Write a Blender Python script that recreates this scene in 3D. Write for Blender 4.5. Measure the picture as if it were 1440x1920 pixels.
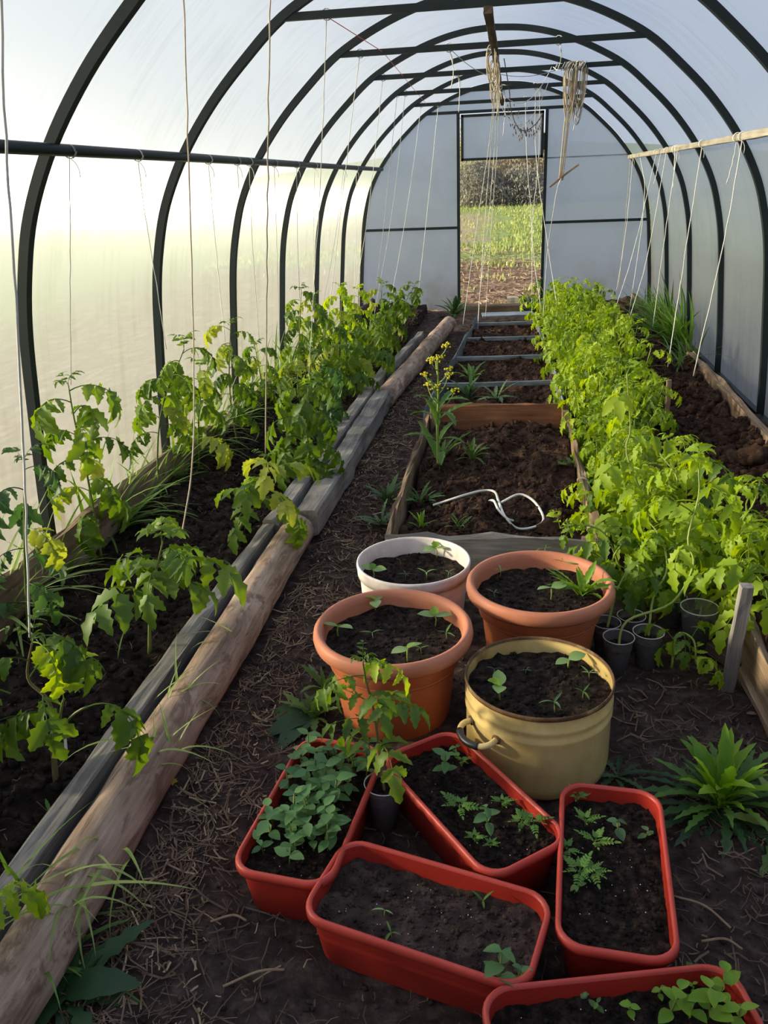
import bpy, math, random
import numpy as np
from mathutils import Vector, Matrix

for o in list(bpy.data.objects):
    bpy.data.objects.remove(o, do_unlink=True)
sc = bpy.context.scene
C = sc.collection

# ------------------------------------------------------------------ camera
F_PX, PITCH, YAW, ROLL = 1547.256, 0.37901, 0.16700, 0.04188
CAM = np.array([0.1547, 0.0, 1.1945])
def cam_axes():
    f = np.array([-math.sin(YAW)*math.cos(PITCH), math.cos(YAW)*math.cos(PITCH), -math.sin(PITCH)])
    rt = np.array([math.cos(YAW), math.sin(YAW), 0.0])
    up = np.cross(rt, f)
    return math.cos(ROLL)*rt - math.sin(ROLL)*up, math.sin(ROLL)*rt + math.cos(ROLL)*up, f
RT, UP, FW = cam_axes()
def at(px, py, Z=None, Y=None, X=None):
    """point of the place, measured on the photograph at a known height Z (or distance Y, or side X)"""
    d = FW + RT*(px-720)/F_PX - UP*(py-960)/F_PX
    if Z is not None: t = (Z-CAM[2])/d[2]
    elif Y is not None: t = (Y-CAM[1])/d[1]
    else: t = (X-CAM[0])/d[0]
    return CAM + t*d
cd = bpy.data.cameras.new('camera'); cam = bpy.data.objects.new('camera', cd); C.objects.link(cam)
cd.sensor_fit = 'VERTICAL'; cd.sensor_height = 24.0; cd.lens = F_PX/1920*24.0
cd.clip_start = 0.02; cd.clip_end = 500
M = Matrix(((RT[0], UP[0], -FW[0], CAM[0]), (RT[1], UP[1], -FW[1], CAM[1]), (RT[2], UP[2], -FW[2], CAM[2]), (0, 0, 0, 1)))
cam.matrix_world = M
sc.camera = cam

# ------------------------------------------------------------------ sky, sun, exposure
sc.view_settings.view_transform = 'Standard'; sc.view_settings.look = 'None'
sc.view_settings.gamma = 1.0; sc.view_settings.use_curve_mapping = False
sc.view_settings.exposure = 0.45
SUN_DIR = Vector((0.94, 0.10, -0.235)).normalized()          # the way the evening light travels
w = bpy.data.worlds.new('sky'); sc.world = w; w.use_nodes = True
nt = w.node_tree; nt.nodes.clear()
tcw = nt.nodes.new('ShaderNodeTexCoord'); sz = nt.nodes.new('ShaderNodeSeparateXYZ'); nt.links.new(tcw.outputs['Generated'], sz.inputs[0])
sky = nt.nodes.new('ShaderNodeValToRGB'); nt.links.new(sz.outputs[2], sky.inputs[0])      # thin evening cloud: pale at the horizon, blue-lilac overhead
sky.color_ramp.elements[0].position = 0.0; sky.color_ramp.elements[0].color = (0.60, 0.66, 0.77, 1)
sky.color_ramp.elements[1].position = 0.75; sky.color_ramp.elements[1].color = (0.45, 0.58, 0.90, 1)
bg = nt.nodes.new('ShaderNodeBackground'); bg.inputs['Strength'].default_value = 0.96
ow = nt.nodes.new('ShaderNodeOutputWorld')
nt.links.new(sky.outputs[0], bg.inputs[0]); nt.links.new(bg.outputs[0], ow.inputs[0])
sl = bpy.data.lights.new('sun', 'SUN'); sl.energy = 12.0; sl.color = (1.0, 0.90, 0.64); sl.angle = math.radians(5)
so = bpy.data.objects.new('sun', sl); C.objects.link(so); so.location = (-20, -4, 6)
so.rotation_euler = SUN_DIR.to_track_quat('-Z', 'Y').to_euler()

# ------------------------------------------------------------------ noise
def _hash(ix, iy, iz, seed):
    h = (ix.astype(np.int64)*374761393 + iy.astype(np.int64)*668265263 + iz.astype(np.int64)*2147483647 + seed*974634533) & 0xffffffff
    h = ((h ^ (h >> 13))*1274126177) & 0xffffffff
    h = (h ^ (h >> 16)) & 0xffff
    return h/65535.0
def vnoise(x, y, z=0.0, seed=0):
    x = np.asarray(x, float); y = np.asarray(y, float); z = np.zeros_like(x)+z
    ix, iy, iz = np.floor(x), np.floor(y), np.floor(z)
    fx, fy, fz = x-ix, y-iy, z-iz
    fx, fy, fz = [f*f*(3-2*f) for f in (fx, fy, fz)]
    r = 0
    for a in (0, 1):
        for b in (0, 1):
            for c in (0, 1):
                r = r + _hash(ix+a, iy+b, iz+c, seed)*(fx if a else 1-fx)*(fy if b else 1-fy)*(fz if c else 1-fz)
    return r*2-1
def fbm(x, y, z=0.0, oct=4, seed=0, gain=0.5):
    r, a, f = 0, 1.0, 1.0
    for k in range(oct):
        r = r + a*vnoise(np.asarray(x)*f, np.asarray(y)*f, np.asarray(z)*f, seed+k); a *= gain; f *= 2.03
    return r
def worley(x, y, seed=0):
    ix, iy = np.floor(x), np.floor(y); best = np.full(np.shape(x), 9.0)
    zz = np.zeros_like(ix)
    for a in (-1, 0, 1):
        for b in (-1, 0, 1):
            px = ix+a+_hash(ix+a, iy+b, zz, seed); py = iy+b+_hash(ix+a, iy+b, zz, seed+7)
            best = np.minimum(best, (px-x)**2+(py-y)**2)
    return np.sqrt(best)

# ------------------------------------------------------------------ materials
def mat(name):
    m = bpy.data.materials.new(name); m.use_nodes = True; m.node_tree.nodes.clear()
    return m, m.node_tree
def nd(t, typ, **kw):
    n = t.nodes.new(typ)
    for k, v in kw.items():
        if k in n.inputs.keys(): n.inputs[k].default_value = v
        else: setattr(n, k, v)
    return n
def ramp(t, src, stops):
    r = t.nodes.new('ShaderNodeValToRGB'); e = r.color_ramp.elements
    while len(e) < len(stops): e.new(0.5)
    for i, (p, c) in enumerate(stops):
        e[i].position = p; e[i].color = (*c, 1)
    t.links.new(src, r.inputs[0]); return r
def coords(t, scale=(1, 1, 1), kind='Object'):
    tc = t.nodes.new('ShaderNodeTexCoord'); mp = t.nodes.new('ShaderNodeMapping')
    mp.inputs['Scale'].default_value = scale
    t.links.new(tc.outputs[kind], mp.inputs[0]); return mp.outputs[0]
def simple(name, stops, scale=(8, 8, 8), detail=6, rough=0.8, spec=0.2, bump=0.0, bscale=60, metal=0.0, kind='Object', nscale=1.0, bdist=0.01, coat=0.0):
    """noise-mottled principled material"""
    m, t = mat(name); out = nd(t, 'ShaderNodeOutputMaterial')
    p = nd(t, 'ShaderNodeBsdfPrincipled'); p.inputs['Roughness'].default_value = rough
    p.inputs['Specular IOR Level'].default_value = spec; p.inputs['Metallic'].default_value = metal
    p.inputs['Coat Weight'].default_value = coat
    co = coords(t, scale, kind)
    n = nd(t, 'ShaderNodeTexNoise', Scale=nscale, Detail=detail, Roughness=0.65); t.links.new(co, n.inputs['Vector'])
    r = ramp(t, n.outputs['Fac'], stops); t.links.new(r.outputs[0], p.inputs['Base Color'])
    if bump:
        n2 = nd(t, 'ShaderNodeTexNoise', Scale=bscale, Detail=5.0, Roughness=0.7)
        tc = t.nodes.new('ShaderNodeTexCoord'); t.links.new(tc.outputs[kind], n2.inputs['Vector'])
        b = nd(t, 'ShaderNodeBump', Strength=bump, Distance=bdist); t.links.new(n2.outputs['Fac'], b.inputs['Height'])
        t.links.new(b.outputs[0], p.inputs['Normal'])
    t.links.new(p.outputs[0], out.inputs[0]); return m
def wood(name, dark, mid, light, rough=0.85):
    """grain runs along the object's own x axis"""
    m, t = mat(name); out = nd(t, 'ShaderNodeOutputMaterial'); p = nd(t, 'ShaderNodeBsdfPrincipled', Roughness=rough)
    p.inputs['Specular IOR Level'].default_value = 0.15
    co = coords(t, (3, 60, 60)); n = nd(t, 'ShaderNodeTexNoise', Scale=1.0, Detail=8.0, Roughness=0.7, Distortion=0.4); t.links.new(co, n.inputs['Vector'])
    co2 = coords(t, (5, 9, 9)); n2 = nd(t, 'ShaderNodeTexNoise', Scale=1.0, Detail=4.0); t.links.new(co2, n2.inputs['Vector'])
    mx = nd(t, 'ShaderNodeMath', operation='MULTIPLY_ADD'); mx.inputs[1].default_value = 0.45
    t.links.new(n2.outputs['Fac'], mx.inputs[0]); 
    h = nd(t, 'ShaderNodeMath', operation='MULTIPLY'); h.inputs[1].default_value = 0.55; t.links.new(n.outputs['Fac'], h.inputs[0])
    t.links.new(h.outputs[0], mx.inputs[2])
    r = ramp(t, mx.outputs[0], [(0.34, dark), (0.5, mid), (0.66, light)]); t.links.new(r.outputs[0], p.inputs['Base Color'])
    b = nd(t, 'ShaderNodeBump', Strength=0.5, Distance=0.004); t.links.new(n.outputs['Fac'], b.inputs['Height']); t.links.new(b.outputs[0], p.inputs['Normal'])
    t.links.new(p.outputs[0], out.inputs[0]); return m
def leafmat(name, c1, c2, c3, trans=0.45, rough=0.5, vein=0.0):
    m, t = mat(name); out = nd(t, 'ShaderNodeOutputMaterial')
    oi = nd(t, 'ShaderNodeObjectInfo'); co = coords(t, (22, 22, 22)); n = nd(t, 'ShaderNodeTexNoise', Scale=1.0, Detail=3.0); t.links.new(co, n.inputs['Vector'])
    a = nd(t, 'ShaderNodeMath', operation='MULTIPLY_ADD'); a.inputs[1].default_value = 0.45
    s = nd(t, 'ShaderNodeMath', operation='MULTIPLY'); s.inputs[1].default_value = 0.55
    t.links.new(n.outputs['Fac'], s.inputs[0]); t.links.new(oi.outputs['Random'], a.inputs[0]); t.links.new(s.outputs[0], a.inputs[2])
    r = ramp(t, a.outputs[0], [(0.15, c1), (0.5, c2), (0.85, c3)])
    d = nd(t, 'ShaderNodeBsdfPrincipled', Roughness=rough); d.inputs['Specular IOR Level'].default_value = 0.35
    t.links.new(r.outputs[0], d.inputs['Base Color'])
    tr = nd(t, 'ShaderNodeBsdfTranslucent')
    hs = nd(t, 'ShaderNodeHueSaturation', Hue=0.485, Saturation=1.12, Value=1.35); t.links.new(r.outputs[0], hs.inputs['Color']); t.links.new(hs.outputs[0], tr.inputs['Color'])
    mx = nd(t, 'ShaderNodeMixShader', Fac=trans); t.links.new(d.outputs[0], mx.inputs[1]); t.links.new(tr.outputs[0], mx.inputs[2])
    t.links.new(mx.outputs[0], out.inputs[0]); return m
def sheetmat(name, hoop, clear, tint=(1, 1, 1)):
    """twin-wall polycarbonate: milky, its channels fan sunlight out along the greenhouse"""
    m, t = mat(name); out = nd(t, 'ShaderNodeOutputMaterial')
    co = coords(t, (1.3, 26, 0.9)); n = nd(t, 'ShaderNodeTexNoise', Scale=1.0, Detail=6.0, Roughness=0.6); t.links.new(co, n.inputs['Vector'])
    co2 = coords(t, (3, 3, 3)); n2 = nd(t, 'ShaderNodeTexNoise', Scale=1.0, Detail=5.0, Roughness=0.6); t.links.new(co2, n2.inputs['Vector'])
    sm = nd(t, 'ShaderNodeMath', operation='ADD'); t.links.new(n.outputs['Fac'], sm.inputs[0]); t.links.new(n2.outputs['Fac'], sm.inputs[1])
    # grime low on the sheet
    sx = nd(t, 'ShaderNodeSeparateXYZ'); tc = nd(t, 'ShaderNodeTexCoord'); t.links.new(tc.outputs['Object'], sx.inputs[0])
    gr = nd(t, 'ShaderNodeMapRange'); gr.inputs[1].default_value = 0.0; gr.inputs[2].default_value = 0.55; gr.inputs[3].default_value = 0.34; gr.inputs[4].default_value = 0.0
    t.links.new(sx.outputs[2], gr.inputs[0])
    sb = nd(t, 'ShaderNodeMath', operation='SUBTRACT'); t.links.new(sm.outputs[0], sb.inputs[0]); t.links.new(gr.outputs[0], sb.inputs[1])
    col = ramp(t, sb.outputs[0], [(p_, tuple(a*b for a, b in zip(c_, tint))) for p_, c_ in [(0.42, (0.34, 0.33, 0.25)), (0.7, (0.50, 0.525, 0.495)), (1.0, (0.57, 0.595, 0.59))]])
    tl = nd(t, 'ShaderNodeBsdfTranslucent'); df = nd(t, 'ShaderNodeBsdfDiffuse'); tp = nd(t, 'ShaderNodeBsdfTransparent')
    for k in (tl, df): t.links.new(col.outputs[0], k.inputs['Color'])
    tp.inputs['Color'].default_value = (0.93, 0.95, 0.96, 1)
    hb = nd(t, 'ShaderNodeBsdfHair', component='Transmission'); hb.inputs['Offset'].default_value = 0.0
    hb.inputs['RoughnessU'].default_value = 0.02; hb.inputs['RoughnessV'].default_value = 0.96
    t.links.new(col.outputs[0], hb.inputs['Color'])
    if hoop:
        g = nd(t, 'ShaderNodeNewGeometry'); cr = nd(t, 'ShaderNodeVectorMath', operation='CROSS_PRODUCT'); cr.inputs[1].default_value = (0, 1, 0)
        t.links.new(g.outputs['Normal'], cr.inputs[0]); nm = nd(t, 'ShaderNodeVectorMath', operation='NORMALIZE'); t.links.new(cr.outputs[0], nm.inputs[0])
        t.links.new(nm.outputs[0], hb.inputs['Tangent'])
    else:
        cx = nd(t, 'ShaderNodeCombineXYZ'); cx.inputs[2].default_value = 1.0; t.links.new(cx.outputs[0], hb.inputs['Tangent'])
    gl = nd(t, 'ShaderNodeBsdfGlossy', Roughness=0.28); gl.inputs['Color'].default_value = (0.9, 0.9, 0.9, 1)
    def mix(f, a, b):
        x = nd(t, 'ShaderNodeMixShader', Fac=f); t.links.new(a.outputs[0], x.inputs[1]); t.links.new(b.outputs[0], x.inputs[2]); return x
    s = mix(0.28, tl, df)
    hf = nd(t, 'ShaderNodeBsdfHair', component='Transmission'); hf.inputs['RoughnessU'].default_value = 0.30; hf.inputs['RoughnessV'].default_value = 0.35
    t.links.new(col.outputs[0], hf.inputs['Color']); t.links.new(hb.inputs['Tangent'].links[0].from_socket, hf.inputs['Tangent'])
    s = mix(SHEET_FWD, s, hf)
    s = mix(SHEET_HAIR if hoop else 0.1, s, hb)
    s = mix(clear, s, tp)
    s = mix(0.05, s, gl)
    t.links.new(s.outputs[0], out.inputs[0]); return m
SHEET_HAIR, SHEET_FWD, SHEET_CLEAR = 0.60, 0.25, 0.38
MT = {}
MT['sheet'] = sheetmat('polycarbonate_hoop', True, SHEET_CLEAR)
MT['sheet_dull'] = sheetmat('polycarbonate_dull', True, 0.08)      # same sheet made less clear, so the field outside hardly shows through
MT['sheet_end'] = sheetmat('polycarbonate_end', False, 0.06, (0.88, 0.93, 1.02))
MT['frame'] = simple('painted_steel', [(0.3, (0.006, 0.010, 0.011)), (0.7, (0.013, 0.020, 0.021))], (6, 6, 6), rough=0.5, spec=0.25)
MT['path'] = simple('path_soil', [(0.3, (0.022, 0.014, 0.012)), (0.5, (0.056, 0.037, 0.031)), (0.7, (0.125, 0.085, 0.07))], (24, 24, 24), detail=10, rough=0.95, spec=0.1, bump=0.8, bscale=110, bdist=0.012)
MT['bed'] = simple('bed_soil', [(0.32, (0.009, 0.006, 0.005)), (0.5, (0.024, 0.016, 0.012)), (0.68, (0.065, 0.042, 0.031))], (30, 30, 30), detail=10, rough=0.95, spec=0.1, bump=0.9, bscale=140, bdist=0.012)
MT['clod'] = simple('manure_soil', [(0.3, (0.020, 0.010, 0.007)), (0.5, (0.062, 0.033, 0.022)), (0.7, (0.16, 0.088, 0.058))], (26, 26, 26), detail=10, rough=0.95, spec=0.1, bump=1.0, bscale=120, bdist=0.014)
MT['potsoil'] = simple('potting_soil', [(0.34, (0.006, 0.004, 0.0035)), (0.5, (0.022, 0.014, 0.0105)), (0.66, (0.070, 0.044, 0.032))], (60, 60, 60), detail=10, rough=0.92, spec=0.15, bump=1.0, bscale=190, bdist=0.008)
MT['wood_grey'] = wood('weathered_plank', (0.07, 0.062, 0.057), (0.19, 0.170, 0.152), (0.33, 0.295, 0.26))
MT['wood_log'] = wood('barked_log', (0.10, 0.062, 0.042), (0.30, 0.205, 0.145), (0.48, 0.36, 0.27))
def logmat():
    m = wood('barked_log', (0.12, 0.078, 0.054), (0.31, 0.215, 0.155), (0.50, 0.385, 0.295)); t = m.node_tree; p = [n for n in t.nodes if n.type == 'BSDF_PRINCIPLED'][0]; src = p.inputs['Base Color'].links[0].from_socket
    n = nd(t, 'ShaderNodeTexNoise', Scale=1.0, Detail=6.0, Roughness=0.7, Distortion=0.8); t.links.new(coords(t, (7, 22, 22)), n.inputs['Vector']); r = ramp(t, n.outputs['Fac'], [(0.50, (0, 0, 0)), (0.60, (0.75, 0.75, 0.75))])
    mx = nd(t, 'ShaderNodeMix', data_type='RGBA'); t.links.new(r.outputs[0], mx.inputs[0]); t.links.new(src, mx.inputs[6]); mx.inputs[7].default_value = (0.13, 0.075, 0.05, 1); t.links.new(mx.outputs[2], p.inputs['Base Color']); return m
MT['wood_log'] = logmat()
MT['wood_board'] = wood('bed_board', (0.09, 0.055, 0.035), (0.22, 0.145, 0.092), (0.36, 0.25, 0.165))
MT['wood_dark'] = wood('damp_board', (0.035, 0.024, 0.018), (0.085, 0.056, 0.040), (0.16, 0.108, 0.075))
MT['wood_brown'] = wood('stained_board', (0.09, 0.036, 0.018), (0.17, 0.072, 0.036), (0.25, 0.115, 0.06))
MT['wood_pale'] = wood('batten', (0.15, 0.125, 0.10), (0.30, 0.26, 0.21), (0.42, 0.37, 0.31))
MT['zinc'] = simple('galvanised_strip', [(0.3, (0.12, 0.135, 0.145)), (0.7, (0.27, 0.295, 0.31))], (6, 6, 6), rough=0.5, spec=0.5, metal=0.35)
# ------------------------------------------------------------------ mesh helpers
class MB:
    def __init__(s): s.v = []; s.f = []
    def add(s, V, F):
        o = len(s.v); s.v.extend([tuple(map(float, p)) for p in V]); s.f.extend([tuple(i+o for i in f) for f in F]); return s
    def data(s, name):
        me = bpy.data.meshes.new(name); me.from_pydata(s.v, [], s.f); me.update(); return me
def npmesh(name, V, F):
    me = bpy.data.meshes.new(name); V = np.asarray(V, np.float32); F = np.asarray(F, np.int32)
    k = F.shape[1]
    me.vertices.add(len(V)); me.vertices.foreach_set('co', V.ravel()); me.loops.add(F.size); me.loops.foreach_set('vertex_index', F.ravel())
    me.polygons.add(len(F)); me.polygons.foreach_set('loop_start', np.arange(0, F.size, k, dtype=np.int32)); 
    me.update(calc_edges=True); me.validate(); return me
def obj(name, me, m, parent=None, loc=(0, 0, 0), rot=(0, 0, 0), scale=1.0, smooth=True):
    if isinstance(me, MB): me = me.data(name)
    if m is not None and len(me.materials) == 0: me.materials.append(MT[m] if isinstance(m, str) else m)
    if smooth and len(me.polygons): me.polygons.foreach_set('use_smooth', np.ones(len(me.polygons), dtype=bool))
    o = bpy.data.objects.new(name, me); C.objects.link(o)
    o.parent = parent; o.location = loc; o.rotation_euler = rot
    o.scale = (scale,)*3 if not isinstance(scale, (tuple, list)) else scale
    return o
def tag(o, label=None, cat=None, group=None, kind=None):
    if label: o['label'] = label
    if cat: o['category'] = cat
    if group: o['group'] = group
    if kind: o['kind'] = kind
    return o
def thing(name, label, cat, loc=(0, 0, 0), rotz=0.0, group=None, kind=None):
    o = bpy.data.objects.new(name, None); C.objects.link(o); o.empty_display_size = 0.05
    o.location = tuple(map(float, loc)); o.rotation_euler = (0, 0, rotz); return tag(o, label, cat, group, kind)

def tube(path, r, n=5, cap=True):
    P = np.asarray(path, float); m = len(P); r = np.broadcast_to(np.asarray(r, float), (m,)) if np.ndim(r) < 1 or len(np.atleast_1d(r)) != m else np.asarray(r, float)
    T = np.gradient(P, axis=0); T /= np.linalg.norm(T, axis=1)[:, None]+1e-12
    a = np.array([0, 0, 1.0]) if abs(T[0][2]) < 0.9 else np.array([1.0, 0, 0])
    N = np.cross(T[0], a); N /= np.linalg.norm(N); V = []
    for i in range(m):
        N = N-T[i]*np.dot(N, T[i]); N /= np.linalg.norm(N)+1e-12; B = np.cross(T[i], N)
        for k in range(n):
            an = 2*math.pi*k/n; V.append(P[i]+r[i]*(math.cos(an)*N+math.sin(an)*B))
    F = [(i*n+k, i*n+(k+1) % n, (i+1)*n+(k+1) % n, (i+1)*n+k) for i in range(m-1) for k in range(n)]
    if cap: F += [tuple(range(n-1, -1, -1)), tuple((m-1)*n+k for k in range(n))]
    return V, F
def bez(p0, p1, p2, n=8):
    t = np.linspace(0, 1, n)[:, None]; p0, p1, p2 = map(np.asarray, (p0, p1, p2)); return (1-t)**2*p0+2*t*(1-t)*p1+t*t*p2
def spline(pts, n=6):
    """Catmull-Rom through the points"""
    P = np.asarray(pts, float); P = np.vstack([2*P[0]-P[1], P, 2*P[-1]-P[-2]]); out = []
    for i in range(1, len(P)-2):
        for t in np.linspace(0, 1, n, endpoint=False):
            a, b, c, d = P[i-1:i+3]
            out.append(0.5*((2*b)+(-a+c)*t+(2*a-5*b+4*c-d)*t*t+(-a+3*b-3*c+d)*t**3))
    out.append(P[-2]); return np.array(out)
def boxvf(x0, x1, y0, y1, z0, z1):
    V = [(x, y, z) for z in (z0, z1) for y in (y0, y1) for x in (x0, x1)]
    return V, [(0, 2, 3, 1), (4, 5, 7, 6), (0, 1, 5, 4), (2, 6, 7, 3), (0, 4, 6, 2), (1, 3, 7, 5)]
def beam_mesh(L, w, h, seed=0, rough=0.002, seg=14, round_=False, taper=0.0, bow=0.0, n=14):
    """board or log lying along x, from 0 to L, centred on its axis"""
    V = []; F = []
    if round_:
        an = np.linspace(0, 2*math.pi, n, endpoint=False); sec = np.stack([np.cos(an)*w/2, np.sin(an)*h/2], 1)
    else:
        c = min(w, h)*0.1; a, b = w/2, h/2
        sec = np.array([(-a+c, -b), (0, -b), (a-c, -b), (a, -b+c), (a, 0), (a, b-c), (a-c, b), (0, b), (-a+c, b), (-a, b-c), (-a, 0), (-a, -b+c)]); n = 12
    for i in range(seg+1):
        t = i/seg; s = 1-taper*t
        dy = rough*2*float(fbm(t*3, seed*1.7, 0, 2, seed))+bow*math.sin(math.pi*t); dz = rough*1.5*float(fbm(t*3, seed*2.3+9, 0, 2, seed+3))
        for k in range(n):
            nz = 1+rough/max(w, 1e-3)*2.2*float(fbm(t*L*9, k*0.9, seed, 3, seed+5)); V.append((t*L, sec[k][0]*s*nz+dy, sec[k][1]*s*nz+dz))
    F = [(i*n+k, i*n+(k+1) % n, (i+1)*n+(k+1) % n, (i+1)*n+k) for i in range(seg) for k in range(n)]
    for base, fl in ((0, True), (seg*n, False)):
        c = len(V); V.append(tuple(np.mean(V[base:base+n], axis=0)))
        for k in range(n):
            f = (c, base+(k+1) % n, base+k) if fl else (c, base+k, base+(k+1) % n); F.append(f)
    m = MB(); m.add(V, F); return m
def lay(name, m, p0, p1, w, h, parent=None, roll=0.0, **kw):
    """a beam mesh laid from p0 to p1 (its axis), w across, h upright"""
    p0, p1 = Vector(map(float, p0)), Vector(map(float, p1)); d = p1-p0; L = d.length
    me = beam_mesh(L, w, h, **kw); x = d.normalized(); z = Vector((0, 0, 1)); 
    if abs(x.z) > 0.98: z = Vector((0, 1, 0))
    y = z.cross(x).normalized(); z = x.cross(y)
    R = Matrix((x, y, z)).transposed() @ Matrix.Rotation(roll, 3, 'X')
    o = obj(name, me, m, parent, loc=p0, rot=R.to_euler(), smooth=kw.get('round_', False)); return o
def lathe(prof, n=40, noise=0.0, seed=0):
    V = []; m = len(prof)
    for i, (r, z) in enumerate(prof):
        for k in range(n):
            a = 2*math.pi*k/n; V.append((r*math.cos(a), r*math.sin(a), z))
    F = [(i*n+k, i*n+(k+1) % n, (i+1)*n+(k+1) % n, (i+1)*n+k) for i in range(m-1) for k in range(n)]
    return V, F

# ------------------------------------------------------------------ greenhouse shell
Y0, Y1 = -1.64, 8.36
PROF_L = [(1.40, -0.02), (1.385, 0.25), (1.36, 0.55), (1.335, 0.80), (1.30, 0.98), (1.245, 1.15), (1.145, 1.33), (1.01, 1.50), (0.86, 1.645), (0.71, 1.768), (0.52, 1.868), (0.34, 1.935), (0.17, 1.972), (0.0, 1.985)]
half = spline(PROF_L, 5)                                   # from the right foot up to the ridge
HOOP = np.vstack([half, (half*[-1, 1])[::-1][1:]])         # right foot -> ridge -> left foot
def offset_prof(P, d):
    T = np.gradient(P, axis=0); T /= np.linalg.norm(T, axis=1)[:, None]; return P+np.stack([T[:, 1], -T[:, 0]], 1)*d
OUT = offset_prof(HOOP, 0.02)
if OUT[len(OUT)//2, 1] < HOOP[len(HOOP)//2, 1]: OUT = offset_prof(HOOP, -0.02)
i_r = int(np.argmin(np.abs(OUT[:len(OUT)//2, 1]-1.335))); i_l = len(OUT)-1-i_r
def hoop_sheet(name, idx0, idx1, label, mt='sheet'):
    root = thing(name, label, None, (0, 0, 0), kind='structure')
    y = Y0
    P = OUT[idx0:idx1+1]
    while y < Y1-0.01:
        ye = min(y+2.0, Y1); ys = np.linspace(y, ye, 9); k = len(ys)
        V = [(p[0], yy, p[1]) for p in P for yy in ys]
        F = [(i*k+j, i*k+j+1, (i+1)*k+j+1, (i+1)*k+j) for i in range(len(P)-1) for j in range(k-1)]
        m = MB(); m.add(V, F); obj('polycarbonate_panel', m, mt, root); y = ye
    return root
hoop_sheet('wall_right', 0, i_r, 'milky polycarbonate side wall behind the wooden batten', 'sheet_dull')
hoop_sheet('ceiling', i_r, i_l, 'milky polycarbonate roof sheets bent over the hoops')
hoop_sheet('wall_left', i_l, len(OUT)-1, 'glowing milky polycarbonate side wall above the tomato rows')

def sqtube(P2, y, s, closed=False):
    """square steel tube bent along a profile in the xz plane"""
    a, b = offset_prof(P2, s/2), offset_prof(P2, -s/2); V = []
    for i in range(len(P2)):
        V += [(a[i][0], y-s/2, a[i][1]), (a[i][0], y+s/2, a[i][1]), (b[i][0], y+s/2, b[i][1]), (b[i][0], y-s/2, b[i][1])]
    F = [(i*4+k, i*4+(k+1) % 4, (i+1)*4+(k+1) % 4, (i+1)*4+k) for i in range(len(P2)-1) for k in range(4)]
    return V, F+[(3, 2, 1, 0), tuple(len(V)-4+k for k in range(4))]
frame = thing('greenhouse_frame', 'dark painted steel hoop frame of the greenhouse', None, (0, 0, 0), kind='structure')
ARCH_Y = [Y0+i for i in range(11)]; arch_me = None; bar_me = None
CH, ZC = 0.70, 1.767
for i, y in enumerate(ARCH_Y):
    if arch_me is None:
        m = MB(); m.add(*sqtube(HOOP, 0, 0.03)); arch_me = m.data('arch')
        m = MB(); m.add(*boxvf(-CH-0.02, CH+0.02, -0.011, 0.011, -0.0125, 0.0125)); bar_me = m.data('crossbar')
    obj('arch', arch_me, 'frame', frame, loc=(0, y, 0), smooth=False)
    obj('crossbar', bar_me, 'frame', frame, loc=(0, y, ZC), smooth=False)
m = MB(); m.add(*tube([(-1.135, Y0, 1.315), (-1.135, 3.4, 1.318), (-1.135, Y1-0.02, 1.315)], 0.017, 8)); obj('rail', m, 'frame', frame)
# base runners along both feet
for s in (-1, 1):
    m = MB(); m.add(*boxvf(s*1.40-0.015, s*1.40+0.015, Y0, Y1, -0.02, 0.02)); obj('base_rail', m, 'frame', frame, smooth=False)

def end_wall(name, y, dl, dr, label, door_label, bars):
    root = thing(name, label, None, (0, 0, 0), kind='structure')
    def panel(x0, x1, z0, zt=None):
        xs = np.linspace(x0, x1, 14); V = []
        for x in xs:
            zt_ = float(np.interp(abs(x), half[::-1, 0][:], half[::-1, 1][:])) if zt is None else zt
            for k in range(9): V.append((x, y+0.012, z0+(zt_-z0)*k/8))
        F = [(i*9+j, (i+1)*9+j, (i+1)*9+j+1, i*9+j+1) for i in range(len(xs)-1) for j in range(8)]
        m = MB(); m.add(V, F); obj('polycarbonate_panel', m, 'sheet_end', root)
    panel(-1.385, dl, 0.0); panel(dr, 1.385, 0.0); panel(dl, dr, 1.767)
    def bar(nm, x0, x1, z0, z1, t=0.013):
        m = MB(); m.add(*boxvf(x0, x1, y-t, y+t-0.002, z0, z1)); obj(nm, m, 'frame', root, smooth=False)
    bar('door_post', dl-0.028, dl, 0, 1.77); bar('door_post', dr, dr+0.028, 0, 1.77)
    for x0, x1, z in bars: bar('wall_bar', x0, x1, z-0.012, z+0.012)
    return root
DL, DR = -0.40, 0.372
end_wall('wall_back', Y1, DL, DR, 'back gable of polycarbonate with a doorway', '', [(-1.33, DL-0.028, 0.77), (DR+0.028, 1.33, 0.79)])
end_wall('wall_front', Y0, -0.42, 0.42, 'front gable of polycarbonate with an open doorway', '', [(-1.33, -0.45, 0.78), (0.45, 1.33, 0.78)])
# seam where two sheets of the right back panel meet
m = MB(); m.add(*boxvf(DR+0.03, 1.12, Y1+0.004, Y1+0.010, 1.345, 1.356)); obj('sheet_seam', m, 'zinc', bpy.data.objects['wall_back'], smooth=False)
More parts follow.
